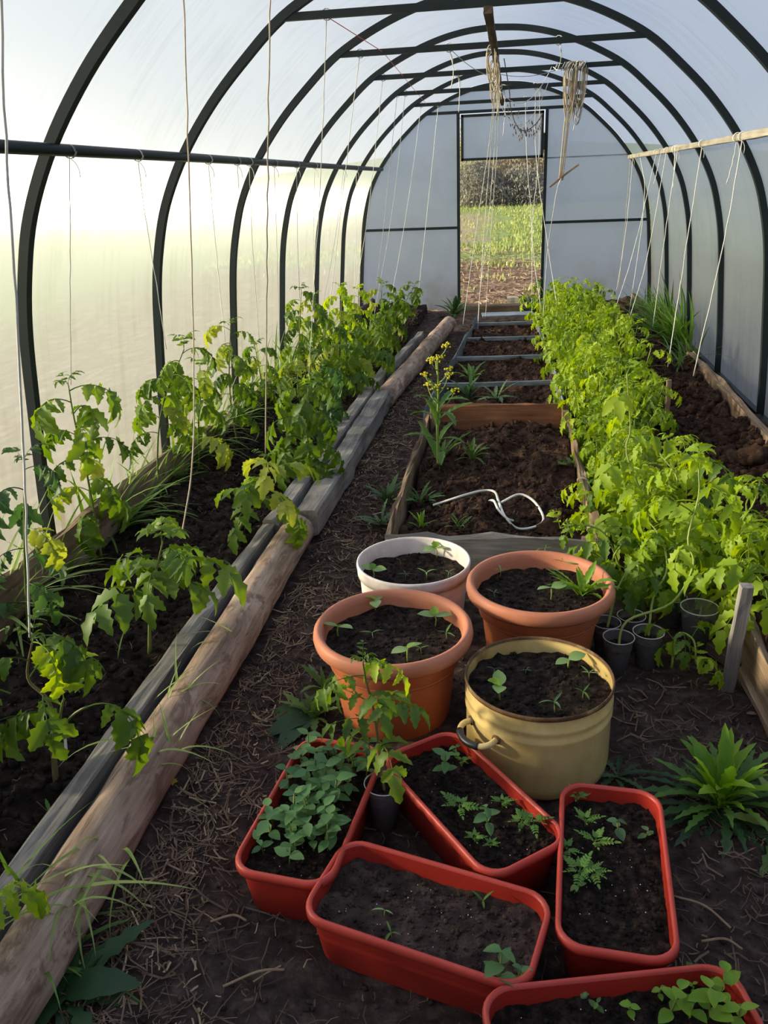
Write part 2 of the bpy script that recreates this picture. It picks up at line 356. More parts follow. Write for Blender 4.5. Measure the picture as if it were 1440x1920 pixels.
# upper door leaf, closed over the open lower half
door = thing('door_1', 'closed upper door leaf of polycarbonate in a dark steel frame', None, (0, Y1-0.01, 0), kind='structure')
a, b, z0, z1, t = DL+0.012, DR-0.012, 1.355, 1.745, 0.022
for nm, r in (('leaf_rail', (a, b, z0, z0+t)), ('leaf_rail', (a, b, z1-t, z1)), ('leaf_stile', (a, a+t, z0, z1)), ('leaf_stile', (b-t, b, z0, z1))):
    m = MB(); m.add(*boxvf(r[0], r[1], -0.012, 0.012, r[2], r[3])); obj(nm, m, 'frame', door, smooth=False)
m = MB(); xs = np.linspace(a, b, 6); m.add([(x, 0.006, z) for x in xs for z in (z0, z1)], [(2*i, 2*i+2, 2*i+3, 2*i+1) for i in range(5)]); obj('polycarbonate_panel', m, 'sheet_end', door)
m = MB(); m.add(*boxvf(b-0.004, b+0.012, -0.02, 0.01, 1.42, 1.56)); obj('hinge', m, 'frame', door, smooth=False)
# ------------------------------------------------------------------ ground and beds
sc.cycles.max_bounces = 7; sc.cycles.diffuse_bounces = 4; sc.cycles.transmission_bounces = 6; sc.cycles.transparent_max_bounces = 10
sc.cycles.caustics_reflective = False; sc.cycles.caustics_refractive = False
def grid_field(name, x0, x1, y0, y1, step, fn, m, skirt=0.0):
    nx, ny = max(2, int((x1-x0)/step)), max(2, int((y1-y0)/step)); X, Y = np.meshgrid(np.linspace(x0, x1, nx), np.linspace(y0, y1, ny), indexing='ij')
    Z = fn(X, Y); V = np.stack([X, Y, Z], -1).reshape(-1, 3)
    if skirt:
        e = np.zeros((nx, ny), bool); e[0, :] = e[-1, :] = True; e[:, 0] = e[:, -1] = True
        V[e.ravel(), 2] -= skirt
    i = (np.arange(nx-1)[:, None]*ny+np.arange(ny-1)[None, :]).ravel(); F = np.stack([i, i+ny, i+ny+1, i+1], 1)
    return obj(name, npmesh(name, V, F), m)
def floor_z(x, y): return 0.012*fbm(x*3.1, y*3.1, 0, 3, 11)+0.007*fbm(x*22, y*22, 0, 3, 12)
def left_z(x, y):
    return 0.062+0.028*np.clip((-x-0.72)*2, 0, 1)*1.2+0.026*fbm(x*3.4, y*3.4, 0, 3, 21)+0.020*fbm(x*11, y*11, 0, 4, 22)+0.012*(0.6-worley(x*19, y*19, 23))
def mid_z(x, y):
    mound = 0.05*np.exp(-((x-0.05)/0.1)**2-((y-2.62)/0.12)**2)+0.045*np.exp(-((x-0.27)/0.08)**2-((y-3.18)/0.1)**2)+0.03*np.exp(-((x-0.1)/0.2)**2-((y-3.6)/0.15)**2)+0.03*np.exp(-((x-0.32)/0.1)**2-((y-2.5)/0.1)**2)
    return 0.085+mound*0.9+0.030*fbm(x*5, y*5, 0, 3, 31)+0.020*(0.6-worley(x*13, y*13, 32))+0.014*fbm(x*26, y*26, 0, 3, 33)
def right_z(x, y):
    return 0.085+0.04*fbm(x*4, y*4, 0, 3, 41)+0.075*(0.6-worley(x*7, y*7, 42))+0.022*(0.6-worley(x*17, y*17, 43))+0.012*fbm(x*30, y*30, 0, 3, 44)
fl = grid_field('floor', -1.40, 1.40, Y0, Y1, 0.02, floor_z, 'path'); tag(fl, 'bare trodden earth path of the greenhouse', kind='structure')
tag(grid_field('bed_soil', -1.228, -0.705, -0.2, 8.2, 0.0115, left_z, 'bed', 0.1), 'dark crumbly soil of the long bed between the log and the glowing wall', 'soil', kind='stuff')
tag(grid_field('bed_soil', -0.235, 0.405, 2.43, 7.0, 0.0115, mid_z, 'clod', 0.1), 'lumpy brown soil inside the framed box in the middle', 'soil', kind='stuff')
tag(grid_field('bed_soil', 0.75, 1.20, 1.2, 8.2, 0.0115, right_z, 'clod', 0.12), 'cloddy brown soil of the bed along the batten wall', 'soil', kind='stuff')
tag(grid_field('bed_soil', -1.40, -1.255, -0.2, 8.3, 0.025, lambda x, y: 0.06+0.03*fbm(x*6, y*6, 0, 3, 51), 'path', 0.05), 'grassy strip of soil between the wall board and the polycarbonate', 'soil', kind='stuff')
tag(grid_field('bed_soil', 1.245, 1.39, 1.2, 8.3, 0.025, lambda x, y: 0.05+0.03*fbm(x*6, y*6, 0, 3, 52), 'path', 0.05), 'dusty strip of soil between the pale board and the batten wall', 'soil', kind='stuff')
# crumbs of earth
ICO_V = []; 
_p = (1+5**0.5)/2
ICO_V = np.array([(-1, _p, 0), (1, _p, 0), (-1, -_p, 0), (1, -_p, 0), (0, -1, _p), (0, 1, _p), (0, -1, -_p), (0, 1, -_p), (_p, 0, -1), (_p, 0, 1), (-_p, 0, -1), (-_p, 0, 1)])/1.902
ICO_F = np.array([(0, 11, 5), (0, 5, 1), (0, 1, 7), (0, 7, 10), (0, 10, 11), (1, 5, 9), (5, 11, 4), (11, 10, 2), (10, 7, 6), (7, 1, 8), (3, 9, 4), (3, 4, 2), (3, 2, 6), (3, 6, 8), (3, 8, 9), (4, 9, 5), (2, 4, 11), (6, 2, 10), (8, 6, 7), (9, 8, 1)])
def crumbs(name, n, x0, x1, y0, y1, fn, smin, smax, m, seed, label, power=3.0):
    R = np.random.RandomState(seed); x = R.uniform(x0, x1, n); y = y0+(y1-y0)*R.rand(n)**1.5; s = smin+(smax-smin)*R.rand(n)**power
    z = fn(x, y)+s*0.3; V = ICO_V[None]*(s[:, None, None]*R.uniform(0.6, 1.35, (n, 12, 1)))*R.uniform(0.7, 1.2, (n, 1, 3)); V = V+np.stack([x, y, z], 1)[:, None]
    F = ICO_F[None]+12*np.arange(n)[:, None, None]
    return tag(obj(name, npmesh(name, V.reshape(-1, 3), F.reshape(-1, 3)), m), label, 'soil', kind='stuff')
crumbs('soil_crumbs', 9000, -1.2, -0.68, 0.6, 7.5, left_z, 0.002, 0.015, 'bed', 1, 'loose dark crumbs on the soil beside the log')
crumbs('soil_crumbs', 6000, -0.2, 0.38, 2.45, 6.5, mid_z, 0.002, 0.016, 'clod', 2, 'loose brown crumbs on the soil of the framed box')
crumbs('soil_crumbs', 6000, 0.78, 1.18, 2.0, 6.5, right_z, 0.003, 0.024, 'clod', 3, 'loose clods on the soil beside the batten wall')
crumbs('soil_crumbs', 9000, -0.55, 1.0, 0.55, 4.0, floor_z, 0.001, 0.006, 'path', 4, 'fine crumbs scattered over the earth path')

# ------------------------------------------------------------------ straw
MT['straw'] = simple('dry_straw', [(0.3, (0.16, 0.10, 0.055)), (0.5, (0.32, 0.22, 0.125)), (0.75, (0.50, 0.38, 0.24))], (9, 9, 9), rough=0.8)
MT['straw_dull'] = simple('old_straw', [(0.3, (0.06, 0.036, 0.024)), (0.5, (0.13, 0.085, 0.055)), (0.75, (0.26, 0.185, 0.12))], (5, 5, 5), rough=0.9)
def straw(name, n, px, fn, lmin, lmax, m, seed, label, wmax=0.0017, lift=0.012):
    R = np.random.RandomState(seed); V = np.zeros((n, 6, 3)); P = px(R, n); L = lmin+(lmax-lmin)*R.rand(n)**2.2; a = R.uniform(0, math.pi*2, n); wd = R.uniform(0.0005, wmax, n)
    bend = R.normal(0, 0.25, n)
    for k, t in enumerate((-0.5, 0.0, 0.5)):
        ang = a+bend*t*2; cx = P[:, 0]+np.cos(ang)*L*t; cy = P[:, 1]+np.sin(ang)*L*t
        z = fn(cx, cy)+0.003+lift*R.rand(n)*(1 if k != 1 else 0.6)
        for q, s in enumerate((-1, 1)):
            V[:, k*2+q] = np.stack([cx-np.sin(ang)*wd*s, cy+np.cos(ang)*wd*s, z+s*wd*0.5], 1)
    F = (np.array([(0, 1, 3, 2), (2, 3, 5, 4)])[None]+6*np.arange(n)[:, None, None]).reshape(-1, 4)
    return tag(obj(name, npmesh(name, V.reshape(-1, 3), F), m), label, 'straw', kind='stuff')
def along_log(R, n): return np.stack([-0.53+np.abs(R.normal(0, 0.13, n)), 0.5+R.rand(n)**1.3*6.0], 1)
def over_path(R, n): return np.stack([R.uniform(-0.55, 0.75, n), 0.55+R.rand(n)**1.5*2.6], 1)
def over_right(R, n): return np.stack([R.uniform(0.42, 1.0, n), R.uniform(0.7, 2.0, n)], 1)
straw('straw_litter', 4200, along_log, floor_z, 0.01, 0.10, 'straw_dull', 5, 'dry straw litter strewn along the foot of the log')
straw('straw_litter', 1500, along_log, floor_z, 0.01, 0.07, 'straw', 6, 'pale straw bits beside the log')
straw('straw_litter', 2200, over_path, floor_z, 0.008, 0.06, 'straw_dull', 7, 'thin straw bits over the middle of the path', 0.0014)
straw('straw_litter', 1100, over_right, floor_z, 0.01, 0.09, 'straw_dull', 8, 'straw litter on the ground beside the big leaf rosette')
straw('straw_litter', 900, lambda R, n: np.stack([R.uniform(-1.18, -0.7, n), R.uniform(0.8, 6, n)], 1), left_z, 0.01, 0.05, 'straw_dull', 9, 'root fibres and straw bits on the tomato bed', 0.001)
straw('straw_litter', 1200, lambda R, n: np.stack([R.uniform(-0.2, 0.38, n), R.uniform(2.5, 6.5, n)], 1), mid_z, 0.01, 0.06, 'straw_dull', 10, 'straw fibres in the soil of the framed box', 0.0012)
straw('straw_litter', 900, lambda R, n: np.stack([R.uniform(0.78, 1.18, n), R.uniform(2.0, 6, n)], 1), right_z, 0.01, 0.06, 'straw_dull', 13, 'straw fibres among the clods beside the batten wall', 0.0012)
for (a, b, lb) in [((418, 1850), (533, 1818), 'long pale stalk lying in front of the leftmost red planter'), ((395, 1728), (462, 1726), 'short pale stalk lying left of the leftmost red planter'), ((1315, 1765), (1392, 1780), 'pale twig lying above the corner of the nearest red planter'), ((1262, 1680), (1370, 1740), 'thin brown root lying right of the upright red planter')]:
    p, q = at(*a, Z=0.012), at(*b, Z=0.012); mm = MB(); mm.add(*tube(spline([p, (p+q)/2+[0.006, 0.008, 0.006], q], 4), 0.0022, 5)); tag(obj('stalk', mm, 'straw'), lb, 'stalk')

# ------------------------------------------------------------------ timber
def plank(name, m, p0, p1, w, h, label, cat, **kw): return tag(lay(name, m, p0, p1, w, h, **kw), label, cat)
plank('log', 'wood_log', (-0.592, 0.30, 0.06), (-0.600, 2.62, 0.062), 0.115, 0.118, 'thick weathered log edging the tomato bed, its near end in the foreground', 'log', round_=True, seg=40, rough=0.003, seed=3, n=18)
plank('log', 'wood_grey', (-0.585, 2.66, 0.07), (-0.575, 4.52, 0.075), 0.085, 0.10, 'squared grey beam in the middle of the log edging', 'beam', seg=20, rough=0.004, seed=4)
plank('log', 'wood_log', (-0.570, 4.50, 0.07), (-0.405, 7.05, 0.075), 0.12, 0.12, 'round log at the far end of the bed edging, near the doorway', 'log', round_=True, seg=26, rough=0.004, seed=5, n=14)
plank('plank', 'wood_grey', (-0.685, 0.15, 0.055), (-0.690, 2.60, 0.055), 0.045, 0.11, 'grey weathered plank lying along the near log', 'plank', seg=24, rough=0.002, seed=6)
plank('plank', 'wood_grey', (-0.672, 2.55, 0.07), (-0.660, 5.2, 0.07), 0.06, 0.10, 'grey plank split along its length beside the squared beam', 'plank', seg=20, rough=0.003, seed=7)
plank('plank', 'wood_grey', (-0.640, 5.05, 0.075), (-0.575, 6.35, 0.08), 0.05, 0.09, 'short grey plank at the far end beside the round log', 'plank', seg=12, rough=0.003, seed=8)
plank('board', 'wood_board', (-1.243, 0.3, 0.14), (-1.243, 3.05, 0.132), 0.030, 0.16, 'brown soil-stained board along the glowing wall, nearest length', 'board', seg=20, rough=0.003, seed=9)
plank('board', 'wood_board', (-1.245, 3.07, 0.105), (-1.240, 5.30, 0.075), 0.030, 0.16, 'brown board along the glowing wall, farther length among the tomatoes', 'board', seg=16, rough=0.003, seed=10)
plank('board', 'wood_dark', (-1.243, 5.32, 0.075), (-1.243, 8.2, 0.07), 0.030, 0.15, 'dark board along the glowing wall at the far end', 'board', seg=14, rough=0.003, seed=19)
plank('board', 'wood_board', (1.222, 1.2, 0.075), (1.222, 5.35, 0.075), 0.040, 0.16, 'pale brown board along the batten wall', 'board', seg=20, rough=0.003, seed=11)
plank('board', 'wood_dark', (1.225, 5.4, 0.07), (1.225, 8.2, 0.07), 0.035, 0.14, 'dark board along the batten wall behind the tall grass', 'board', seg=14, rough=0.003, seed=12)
plank('board', 'wood_board', (0.765, 1.15, 0.07), (0.745, 2.14, 0.07), 0.030, 0.15, 'pale weathered board of the cloddy bed in the right foreground', 'board', seg=12, rough=0.003, seed=13)
plank('board', 'wood_board', (0.735, 2.16, 0.07), (0.705, 3.45, 0.07), 0.030, 0.145, 'brown board of the cloddy bed, mostly under sprawling seedlings', 'board', seg=12, rough=0.003, seed=14)
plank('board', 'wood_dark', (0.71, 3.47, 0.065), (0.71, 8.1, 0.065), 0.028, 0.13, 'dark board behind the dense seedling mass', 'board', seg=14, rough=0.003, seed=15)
plank('lath', 'wood_board', (0.725, 2.10, 0.02), (0.745, 1.45, 0.02), 0.025, 0.022, 'thin pale lath lying on the ground by the right board', 'lath', seg=10, rough=0.002, seed=16)
plank('lath', 'wood_dark', (0.645, 2.06, 0.03), (0.735, 1.90, 0.02), 0.03, 0.03, 'short dark stub of wood on the ground beside the stake', 'stub', seg=6, rough=0.003, seed=17)
plank('stake', 'wood_grey', at(1362, 1305, Z=-0.02), at(1402, 1098, Y=1.80), 0.03, 0.022, 'grey wooden stake driven in slanting beside the right board', 'stake', seg=10, rough=0.002, seed=18)
plank('stake', 'wood_board', (0.86, 3.93, 0.0), (0.858, 3.95, 0.292), 0.022, 0.022, 'brown upright stake at the edge of the dense seedlings', 'stake', seg=6, rough=0.002, seed=20)
plank('stake', 'wood_dark', (1.17, 6.3, 0.0), (1.17, 6.3, 0.28), 0.022, 0.022, 'dark short stake among the tall grass by the batten wall', 'stake', seg=6, rough=0.002, seed=21)
# the framed box in the middle
def boxboard(nm, m, p0, p1, w, h, lb, cat='board', **kw): return plank(nm, m, p0, p1, w, h, lb, cat, **kw)
boxboard('board', 'wood_board', (-0.247, 2.42, 0.075), (-0.262, 3.90, 0.075), 0.022, 0.135, 'brown side board of the framed box beside the path', seg=14, rough=0.003, seed=22)
boxboard('board', 'wood_board', (0.425, 2.40, 0.075), (0.408, 3.86, 0.075), 0.025, 0.14, 'pale side board of the framed box beside the dense seedlings', seg=14, rough=0.003, seed=23)
boxboard('board', 'wood_grey', (-0.25, 2.405, 0.072), (0.43, 2.405, 0.072), 0.024, 0.135, 'grey front board of the framed box behind the pots', seg=10, rough=0.002, seed=24)
boxboard('board', 'wood_brown', (-0.245, 3.80, 0.135), (0.395, 3.84, 0.135), 0.022, 0.145, 'reddish brown board standing across the framed box', seg=10, rough=0.001, seed=25)
boxboard('corner_post', 'wood_board', (-0.225, 3.78, 0.0), (-0.225, 3.78, 0.20), 0.03, 0.03, 'small wooden corner block at the path end of the reddish board', cat='block', seg=4, rough=0.001, seed=26)
boxboard('corner_post', 'wood_board', (0.385, 3.79, 0.0), (0.385, 3.79, 0.185), 0.03, 0.04, 'small wooden corner block at the seedling end of the reddish board', cat='block', seg=4, rough=0.001, seed=27)
boxboard('corner_post', 'wood_board', (0.39, 2.43, 0.0), (0.39, 2.43, 0.14), 0.04, 0.03, 'small wooden corner block inside the front of the framed box', cat='block', seg=4, rough=0.001, seed=28)
boxboard('metal_strip', 'zinc', (-0.285, 3.93, 0.085), (-0.165, 6.9, 0.085), 0.010, 0.13, 'galvanised side strip of the box beside the path', cat='strip', seg=12, rough=0.002, seed=29)
boxboard('metal_strip', 'zinc', (0.40, 3.90, 0.085), (0.30, 6.9, 0.085), 0.008, 0.13, 'galvanised side strip of the box against the dense seedlings', cat='strip', seg=12, rough=0.002, seed=30)
for (xa, xb, ya, yb, lb, s) in [(-0.255, 0.385, 4.565, 4.63, 'galvanised cross strip nearest the reddish board', 31), (-0.235, 0.36, 5.30, 5.36, 'second galvanised cross strip behind the reddish board', 32), (-0.21, 0.34, 5.99, 6.05, 'third galvanised cross strip behind the reddish board', 33), (-0.18, 0.32, 6.66, 6.72, 'farthest galvanised cross strip near the doorway', 34)]:
    boxboard('metal_strip', 'zinc', (xa, ya, 0.125), (xb, yb, 0.125), 0.020, 0.026, lb, cat='strip', seg=6, rough=0.001, seed=s)
# sill of the doorway
plank('sill_beam', 'wood_dark', (-0.45, 8.22, 0.02), (0.42, 8.22, 0.02), 0.10, 0.09, 'dark wooden beam lying inside the doorway', 'beam', seg=8, seed=35)
plank('sill_board', 'wood_pale', (-0.40, 8.34, 0.0), (0.38, 8.34, 0.0), 0.06, 0.05, 'pale wooden sill board across the doorway', 'sill', seg=8, seed=36)
plank('metal_sheet', 'zinc', (-0.15, 7.45, 0.08), (0.30, 7.50, 0.08), 0.20, 0.012, 'bright bluish metal sheet lying before the doorway', 'sheet', seg=6, seed=37, rough=0.001)
plank('block', 'wood_pale', (0.05, 8.6, 0.05), (0.17, 8.6, 0.05), 0.07, 0.07, 'pale wooden block just outside the doorway', 'block', seg=3, seed=38, rough=0.001)
# battens
plank('batten', 'wood_pale', (1.125, Y0+0.05, 1.325), (1.125, Y1-0.03, 1.325), 0.022, 0.030, 'grey wooden batten fixed along the hoops of the right wall', 'batten', seg=30, rough=0.002, seed=39)
plank('batten', 'wood_dark', (0.035, 3.34, 1.742), (0.0, 7.4, 1.745), 0.03, 0.024, 'dark wooden batten under the crossbars below the ridge', 'batten', seg=20, rough=0.002, seed=40)
# ------------------------------------------------------------------ the field outside
def field_z(x, y):
    d = np.clip((y-9)/30, 0, None); far = np.clip((y-44)/40, 0, None)
    return -0.03+0.5*np.minimum(d, 1.3)**1.5+far**1.2*2.0*np.exp(-(x/40)**2)+0.02*fbm(x*1.2, y*1.2, 0, 3, 61)*np.clip((np.abs(y-3.4)-5)/2, 0, 1)
def fieldmat():
    m, t = mat('field'); out = nd(t, 'ShaderNodeOutputMaterial'); p = nd(t, 'ShaderNodeBsdfPrincipled', Roughness=0.95); p.inputs['Specular IOR Level'].default_value = 0.05
    co = coords(t, (1.1, 1.1, 1.1)); n = nd(t, 'ShaderNodeTexNoise', Scale=1.0, Detail=7.0, Roughness=0.65); t.links.new(co, n.inputs['Vector'])
    co2 = coords(t, (16, 5, 9)); n2 = nd(t, 'ShaderNodeTexNoise', Scale=1.0, Detail=8.0, Roughness=0.7); t.links.new(co2, n2.inputs['Vector'])
    earth = ramp(t, n2.outputs['Fac'], [(0.3, (0.05, 0.028, 0.02)), (0.5, (0.15, 0.092, 0.062)), (0.7, (0.34, 0.25, 0.165))])
    green = ramp(t, n2.outputs['Fac'], [(0.3, (0.09, 0.12, 0.035)), (0.5, (0.18, 0.225, 0.075)), (0.75, (0.31, 0.35, 0.14))])
    dry = ramp(t, n2.outputs['Fac'], [(0.3, (0.17, 0.135, 0.075)), (0.6, (0.32, 0.26, 0.16)), (0.8, (0.42, 0.36, 0.24))])
    tc = nd(t, 'ShaderNodeTexCoord'); sp = nd(t, 'ShaderNodeSeparateXYZ'); t.links.new(tc.outputs['Object'], sp.inputs[0])
    # grass begins some metres beyond the doorway
    yy = nd(t, 'ShaderNodeMath', operation='MULTIPLY_ADD'); yy.inputs[1].default_value = 5.0; t.links.new(n.outputs['Fac'], yy.inputs[0]); t.links.new(sp.outputs[1], yy.inputs[2])
    g = nd(t, 'ShaderNodeMapRange'); g.inputs[1].default_value = 15.2; g.inputs[2].default_value = 16.6; t.links.new(yy.outputs[0], g.inputs[0])
    f = nd(t, 'ShaderNodeMapRange'); f.inputs[1].default_value = 40; f.inputs[2].default_value = 50; t.links.new(sp.outputs[1], f.inputs[0])
    m1 = nd(t, 'ShaderNodeMix', data_type='RGBA'); t.links.new(g.outputs[0], m1.inputs[0]); t.links.new(earth.outputs[0], m1.inputs[6]); t.links.new(green.outputs[0], m1.inputs[7])
    m2 = nd(t, 'ShaderNodeMix', data_type='RGBA'); t.links.new(f.outputs[0], m2.inputs[0]); t.links.new(m1.outputs[2], m2.inputs[6]); t.links.new(dry.outputs[0], m2.inputs[7])
    # hay left of the meadow path, grass to either side of the greenhouse
    xs = nd(t, 'ShaderNodeMath', operation='MULTIPLY_ADD'); xs.inputs[1].default_value = 2.4; t.links.new(n.outputs['Fac'], xs.inputs[0]); t.links.new(sp.outputs[0], xs.inputs[2])
    hx_ = nd(t, 'ShaderNodeMapRange'); hx_.inputs[1].default_value = 0.9; hx_.inputs[2].default_value = 0.2; t.links.new(xs.outputs[0], hx_.inputs[0])
    h1 = nd(t, 'ShaderNodeMapRange'); h1.inputs[1].default_value = 17; h1.inputs[2].default_value = 20; t.links.new(yy.outputs[0], h1.inputs[0])
    h2 = nd(t, 'ShaderNodeMapRange'); h2.inputs[1].default_value = 31; h2.inputs[2].default_value = 28; t.links.new(yy.outputs[0], h2.inputs[0])
    ha = nd(t, 'ShaderNodeMath', operation='MULTIPLY'); t.links.new(hx_.outputs[0], ha.inputs[0]); t.links.new(h1.outputs[0], ha.inputs[1])
    hb_ = nd(t, 'ShaderNodeMath', operation='MULTIPLY'); t.links.new(ha.outputs[0], hb_.inputs[0]); t.links.new(h2.outputs[0], hb_.inputs[1])
    m3 = nd(t, 'ShaderNodeMix', data_type='RGBA'); t.links.new(hb_.outputs[0], m3.inputs[0]); t.links.new(m2.outputs[2], m3.inputs[6]); t.links.new(dry.outputs[0], m3.inputs[7])
    ab = nd(t, 'ShaderNodeMath', operation='ABSOLUTE'); t.links.new(sp.outputs[0], ab.inputs[0]); sd = nd(t, 'ShaderNodeMapRange'); sd.inputs[1].default_value = 4.0; sd.inputs[2].default_value = 6.0; t.links.new(ab.outputs[0], sd.inputs[0])
    m4 = nd(t, 'ShaderNodeMix', data_type='RGBA'); t.links.new(sd.outputs[0], m4.inputs[0]); t.links.new(m3.outputs[2], m4.inputs[6]); t.links.new(green.outputs[0], m4.inputs[7])
    t.links.new(m4.outputs[2], p.inputs['Base Color'])
    b = nd(t, 'ShaderNodeBump', Strength=0.8, Distance=0.05); t.links.new(n2.outputs['Fac'], b.inputs['Height']); t.links.new(b.outputs[0], p.inputs['Normal'])
    t.links.new(p.outputs[0], out.inputs[0]); return m
MT['field'] = fieldmat()
# added plank shed, out of view: keeps low sun off the nearest metre
sh = thing('added_shade_shed', 'added out-of-view plank shed that shades the foreground', None, (-4.6, -3.35, 0), kind='structure')
for k in range(24): m = MB(); m.add(*boxvf(-0.02, 0.02+0.01*(k % 2), k*0.155, k*0.155+0.15, -0.1, 2.5)); obj('plank', m, 'wood_grey', sh, smooth=False)
m = MB(); m.add(*boxvf(-2.6, 0.25, -0.1, 3.85, 2.5, 2.58)); obj('roof', m, 'wood_dark', sh, smooth=False)
m = MB(); m.add(*boxvf(-2.4, -0.03, 0.0, 3.7, -0.1, 2.5)); obj('body', m, 'wood_dark', sh, smooth=False)
_f = grid_field('field', -80, 80, -60, 130, 1.0, field_z, 'field'); tag(_f, 'open field of earth and grass outside the greenhouse', kind='structure')
MT['field_grass'] = leafmat('field_grass', (0.16, 0.19, 0.055), (0.27, 0.31, 0.095), (0.42, 0.43, 0.16), 0.4)
MT['field_straw'] = MT['straw']
def blades(name, n, x, y, zf, hmin, hmax, wd, m, seed, label, cat='grass', lean=0.5):
    R = np.random.RandomState(seed); h = R.uniform(hmin, hmax, n); a = R.uniform(0, 2*math.pi, n); ln = R.uniform(0.1, lean, n); z = zf(x, y); V = np.zeros((n, 5, 3)); s = wd*R.uniform(0.6, 1.3, n)
    for k, t in enumerate((0.0, 0.55)):
        cx = x+np.cos(a)*h*ln*t*t; cy = y+np.sin(a)*h*ln*t*t
        for q, sg in enumerate((-1, 1)): V[:, k*2+q] = np.stack([cx-np.sin(a)*s*sg*(1-0.3*t), cy+np.cos(a)*s*sg*(1-0.3*t), z+h*t], 1)
    V[:, 4] = np.stack([x+np.cos(a)*h*ln, y+np.sin(a)*h*ln, z+h*(1-0.35*ln)], 1)
    F = []
    base = 5*np.arange(n)[:, None]; F = np.concatenate([base+np.array([[0, 1, 3]]), base+np.array([[0, 3, 2]]), base+np.array([[2, 3, 4]])])
    return tag(obj(name, npmesh(name, V.reshape(-1, 3), F), m), label, cat, kind='stuff')
R_ = np.random.RandomState(77); n = 26000
x = R_.uniform(-5, 5, n); y = 12.0+R_.rand(n)**1.6*24; k = (y+2.2*fbm(x*0.9, y*0.7, 0, 3, 62) > 14.6) | (R_.rand(n) < 0.05); k &= ~((x+0.5*fbm(x, y*0.6, 0, 3, 64) < -0.35) & (y > 16.5) & (y < 28.5) & (R_.rand(n) < 0.88)); x, y = x[k], y[k]
blades('meadow_grass', len(x), x, y, field_z, 0.04, 0.11, 0.012, 'field_grass', 78, 'green meadow grass beyond the doorway')
n = 2600; x = R_.uniform(-1.2, 1.4, n); y = R_.uniform(8.5, 13, n); k = fbm(x*2.3, y*1.6, 0, 3, 63) > 0.28; x, y = x[k], y[k]
blades('sparse_grass', len(x), x, y, field_z, 0.03, 0.10, 0.006, 'field_grass', 79, 'thin grass tufts on the earth just outside the doorway')
straw('straw_litter', 3500, lambda R, n: np.stack([R.uniform(-1.4, 1.5, n), 8.5+R.rand(n)*7.5], 1), field_z, 0.04, 0.25, 'straw', 15, 'pale hay scattered over the earth outside the doorway', 0.005, 0.03)
# grey-brown brush at the edge of the meadow
MT['brush'] = leafmat('brush_twigs', (0.27, 0.22, 0.15), (0.40, 0.34, 0.22), (0.52, 0.45, 0.31), 0.45, 0.8)
MT['brush_green'] = leafmat('brush_leaves', (0.27, 0.27, 0.12), (0.39, 0.385, 0.18), (0.50, 0.49, 0.26), 0.45, 0.8)
MT['brush_low'] = leafmat('brush_base', (0.14, 0.135, 0.11), (0.21, 0.20, 0.165), (0.30, 0.28, 0.235), 0.35, 0.8)
def bush(cx, cy, h, rad, m, seed, label):
    t = thing('bush', label, 'bush', (cx, cy, float(field_z(np.array([cx]), np.array([cy]))[0])-0.05), 0, 'brush beyond the meadow'); R = np.random.RandomState(seed)
    mm = MB()
    for k in range(46):
        a = R.uniform(0, 2*math.pi); r = rad*R.rand()**0.6; p0 = np.array([math.cos(a)*r*0.4, math.sin(a)*r*0.4, 0]); p2 = np.array([math.cos(a)*r, math.sin(a)*r, h*R.uniform(0.55, 1.0)*(1-0.3*(r/rad)**2)])
        mm.add(*tube(bez(p0, (p0+p2)/2+[0, 0, h*0.15], p2, 5), [0.014, 0.011, 0.008, 0.006, 0.003], 3, False))
    obj('twigs', mm, 'brush_low', t)
    n = 2600; ph = R.uniform(0, 2*math.pi, n); u = R.rand(n)**0.55; hh = R.rand(n)**0.8; rr = rad*u*np.sqrt(np.clip(1-(hh*0.95)**2.4, 0, 1)); c = np.stack([np.cos(ph)*rr, np.sin(ph)*rr, hh*h*(0.85+0.25*vnoise(np.cos(ph)*2, np.sin(ph)*2, seed, seed))], 1)
    d = R.normal(0, 1, (n, 3)); d[:, 2] += 1.2; d /= np.linalg.norm(d, axis=1)[:, None]; s = R.normal(0, 1, (n, 3)); s = np.cross(d, s); s /= np.linalg.norm(s, axis=1)[:, None]; l = R.uniform(0.06, 0.2, n)[:, None]; wv = R.uniform(0.010, 0.028, n)[:, None]
    V = np.stack([c, c+d*l*0.5+s*wv, c+d*l, c+d*l*0.5-s*wv], 1).reshape(-1, 3); F = (np.array([[0, 1, 2, 3]])[None]+4*np.arange(n)[:, None, None]).reshape(-1, 4)
    g = obj('foliage', npmesh('foliage', V, F), m, t); g['kind'] = 'stuff'
for k, (px, Yb, h, r, m, lb) in enumerate([(872, 33, 2.9, 1.6, 'brush_green', 'yellowish brush at the left edge of the doorway view'), (900, 35, 2.8, 1.7, 'brush_green', 'yellow-green brush beside the leftmost bush of the doorway view'), (935, 33, 2.3, 1.4, 'brush', 'greyish low bush left of the middle of the doorway view'), (962, 34, 2.7, 1.6, 'brush', 'brown bush in the middle of the doorway view'), (990, 33, 2.6, 1.5, 'brush', 'brown bush right of the middle of the doorway view'), (1015, 35, 2.5, 1.6, 'brush', 'olive bush at the right edge of the doorway view'), (845, 34, 2.8, 1.6, 'brush', 'brush half hidden by the left door post'), (1045, 34, 2.8, 1.6, 'brush', 'brush behind the right door post'), (915, 31.5, 1.5, 1.2, 'brush_low', 'dark low scrub before the yellowish brush'), (978, 31.5, 1.4, 1.3, 'brush_low', 'dark low scrub before the brown bush'), (880, 31.5, 1.6, 1.2, 'brush_low', 'dark low scrub at the left of the doorway view')]):
    p = at(px, 375, Y=Yb); bush(p[0], Yb, h, r, m, 100+k, lb)
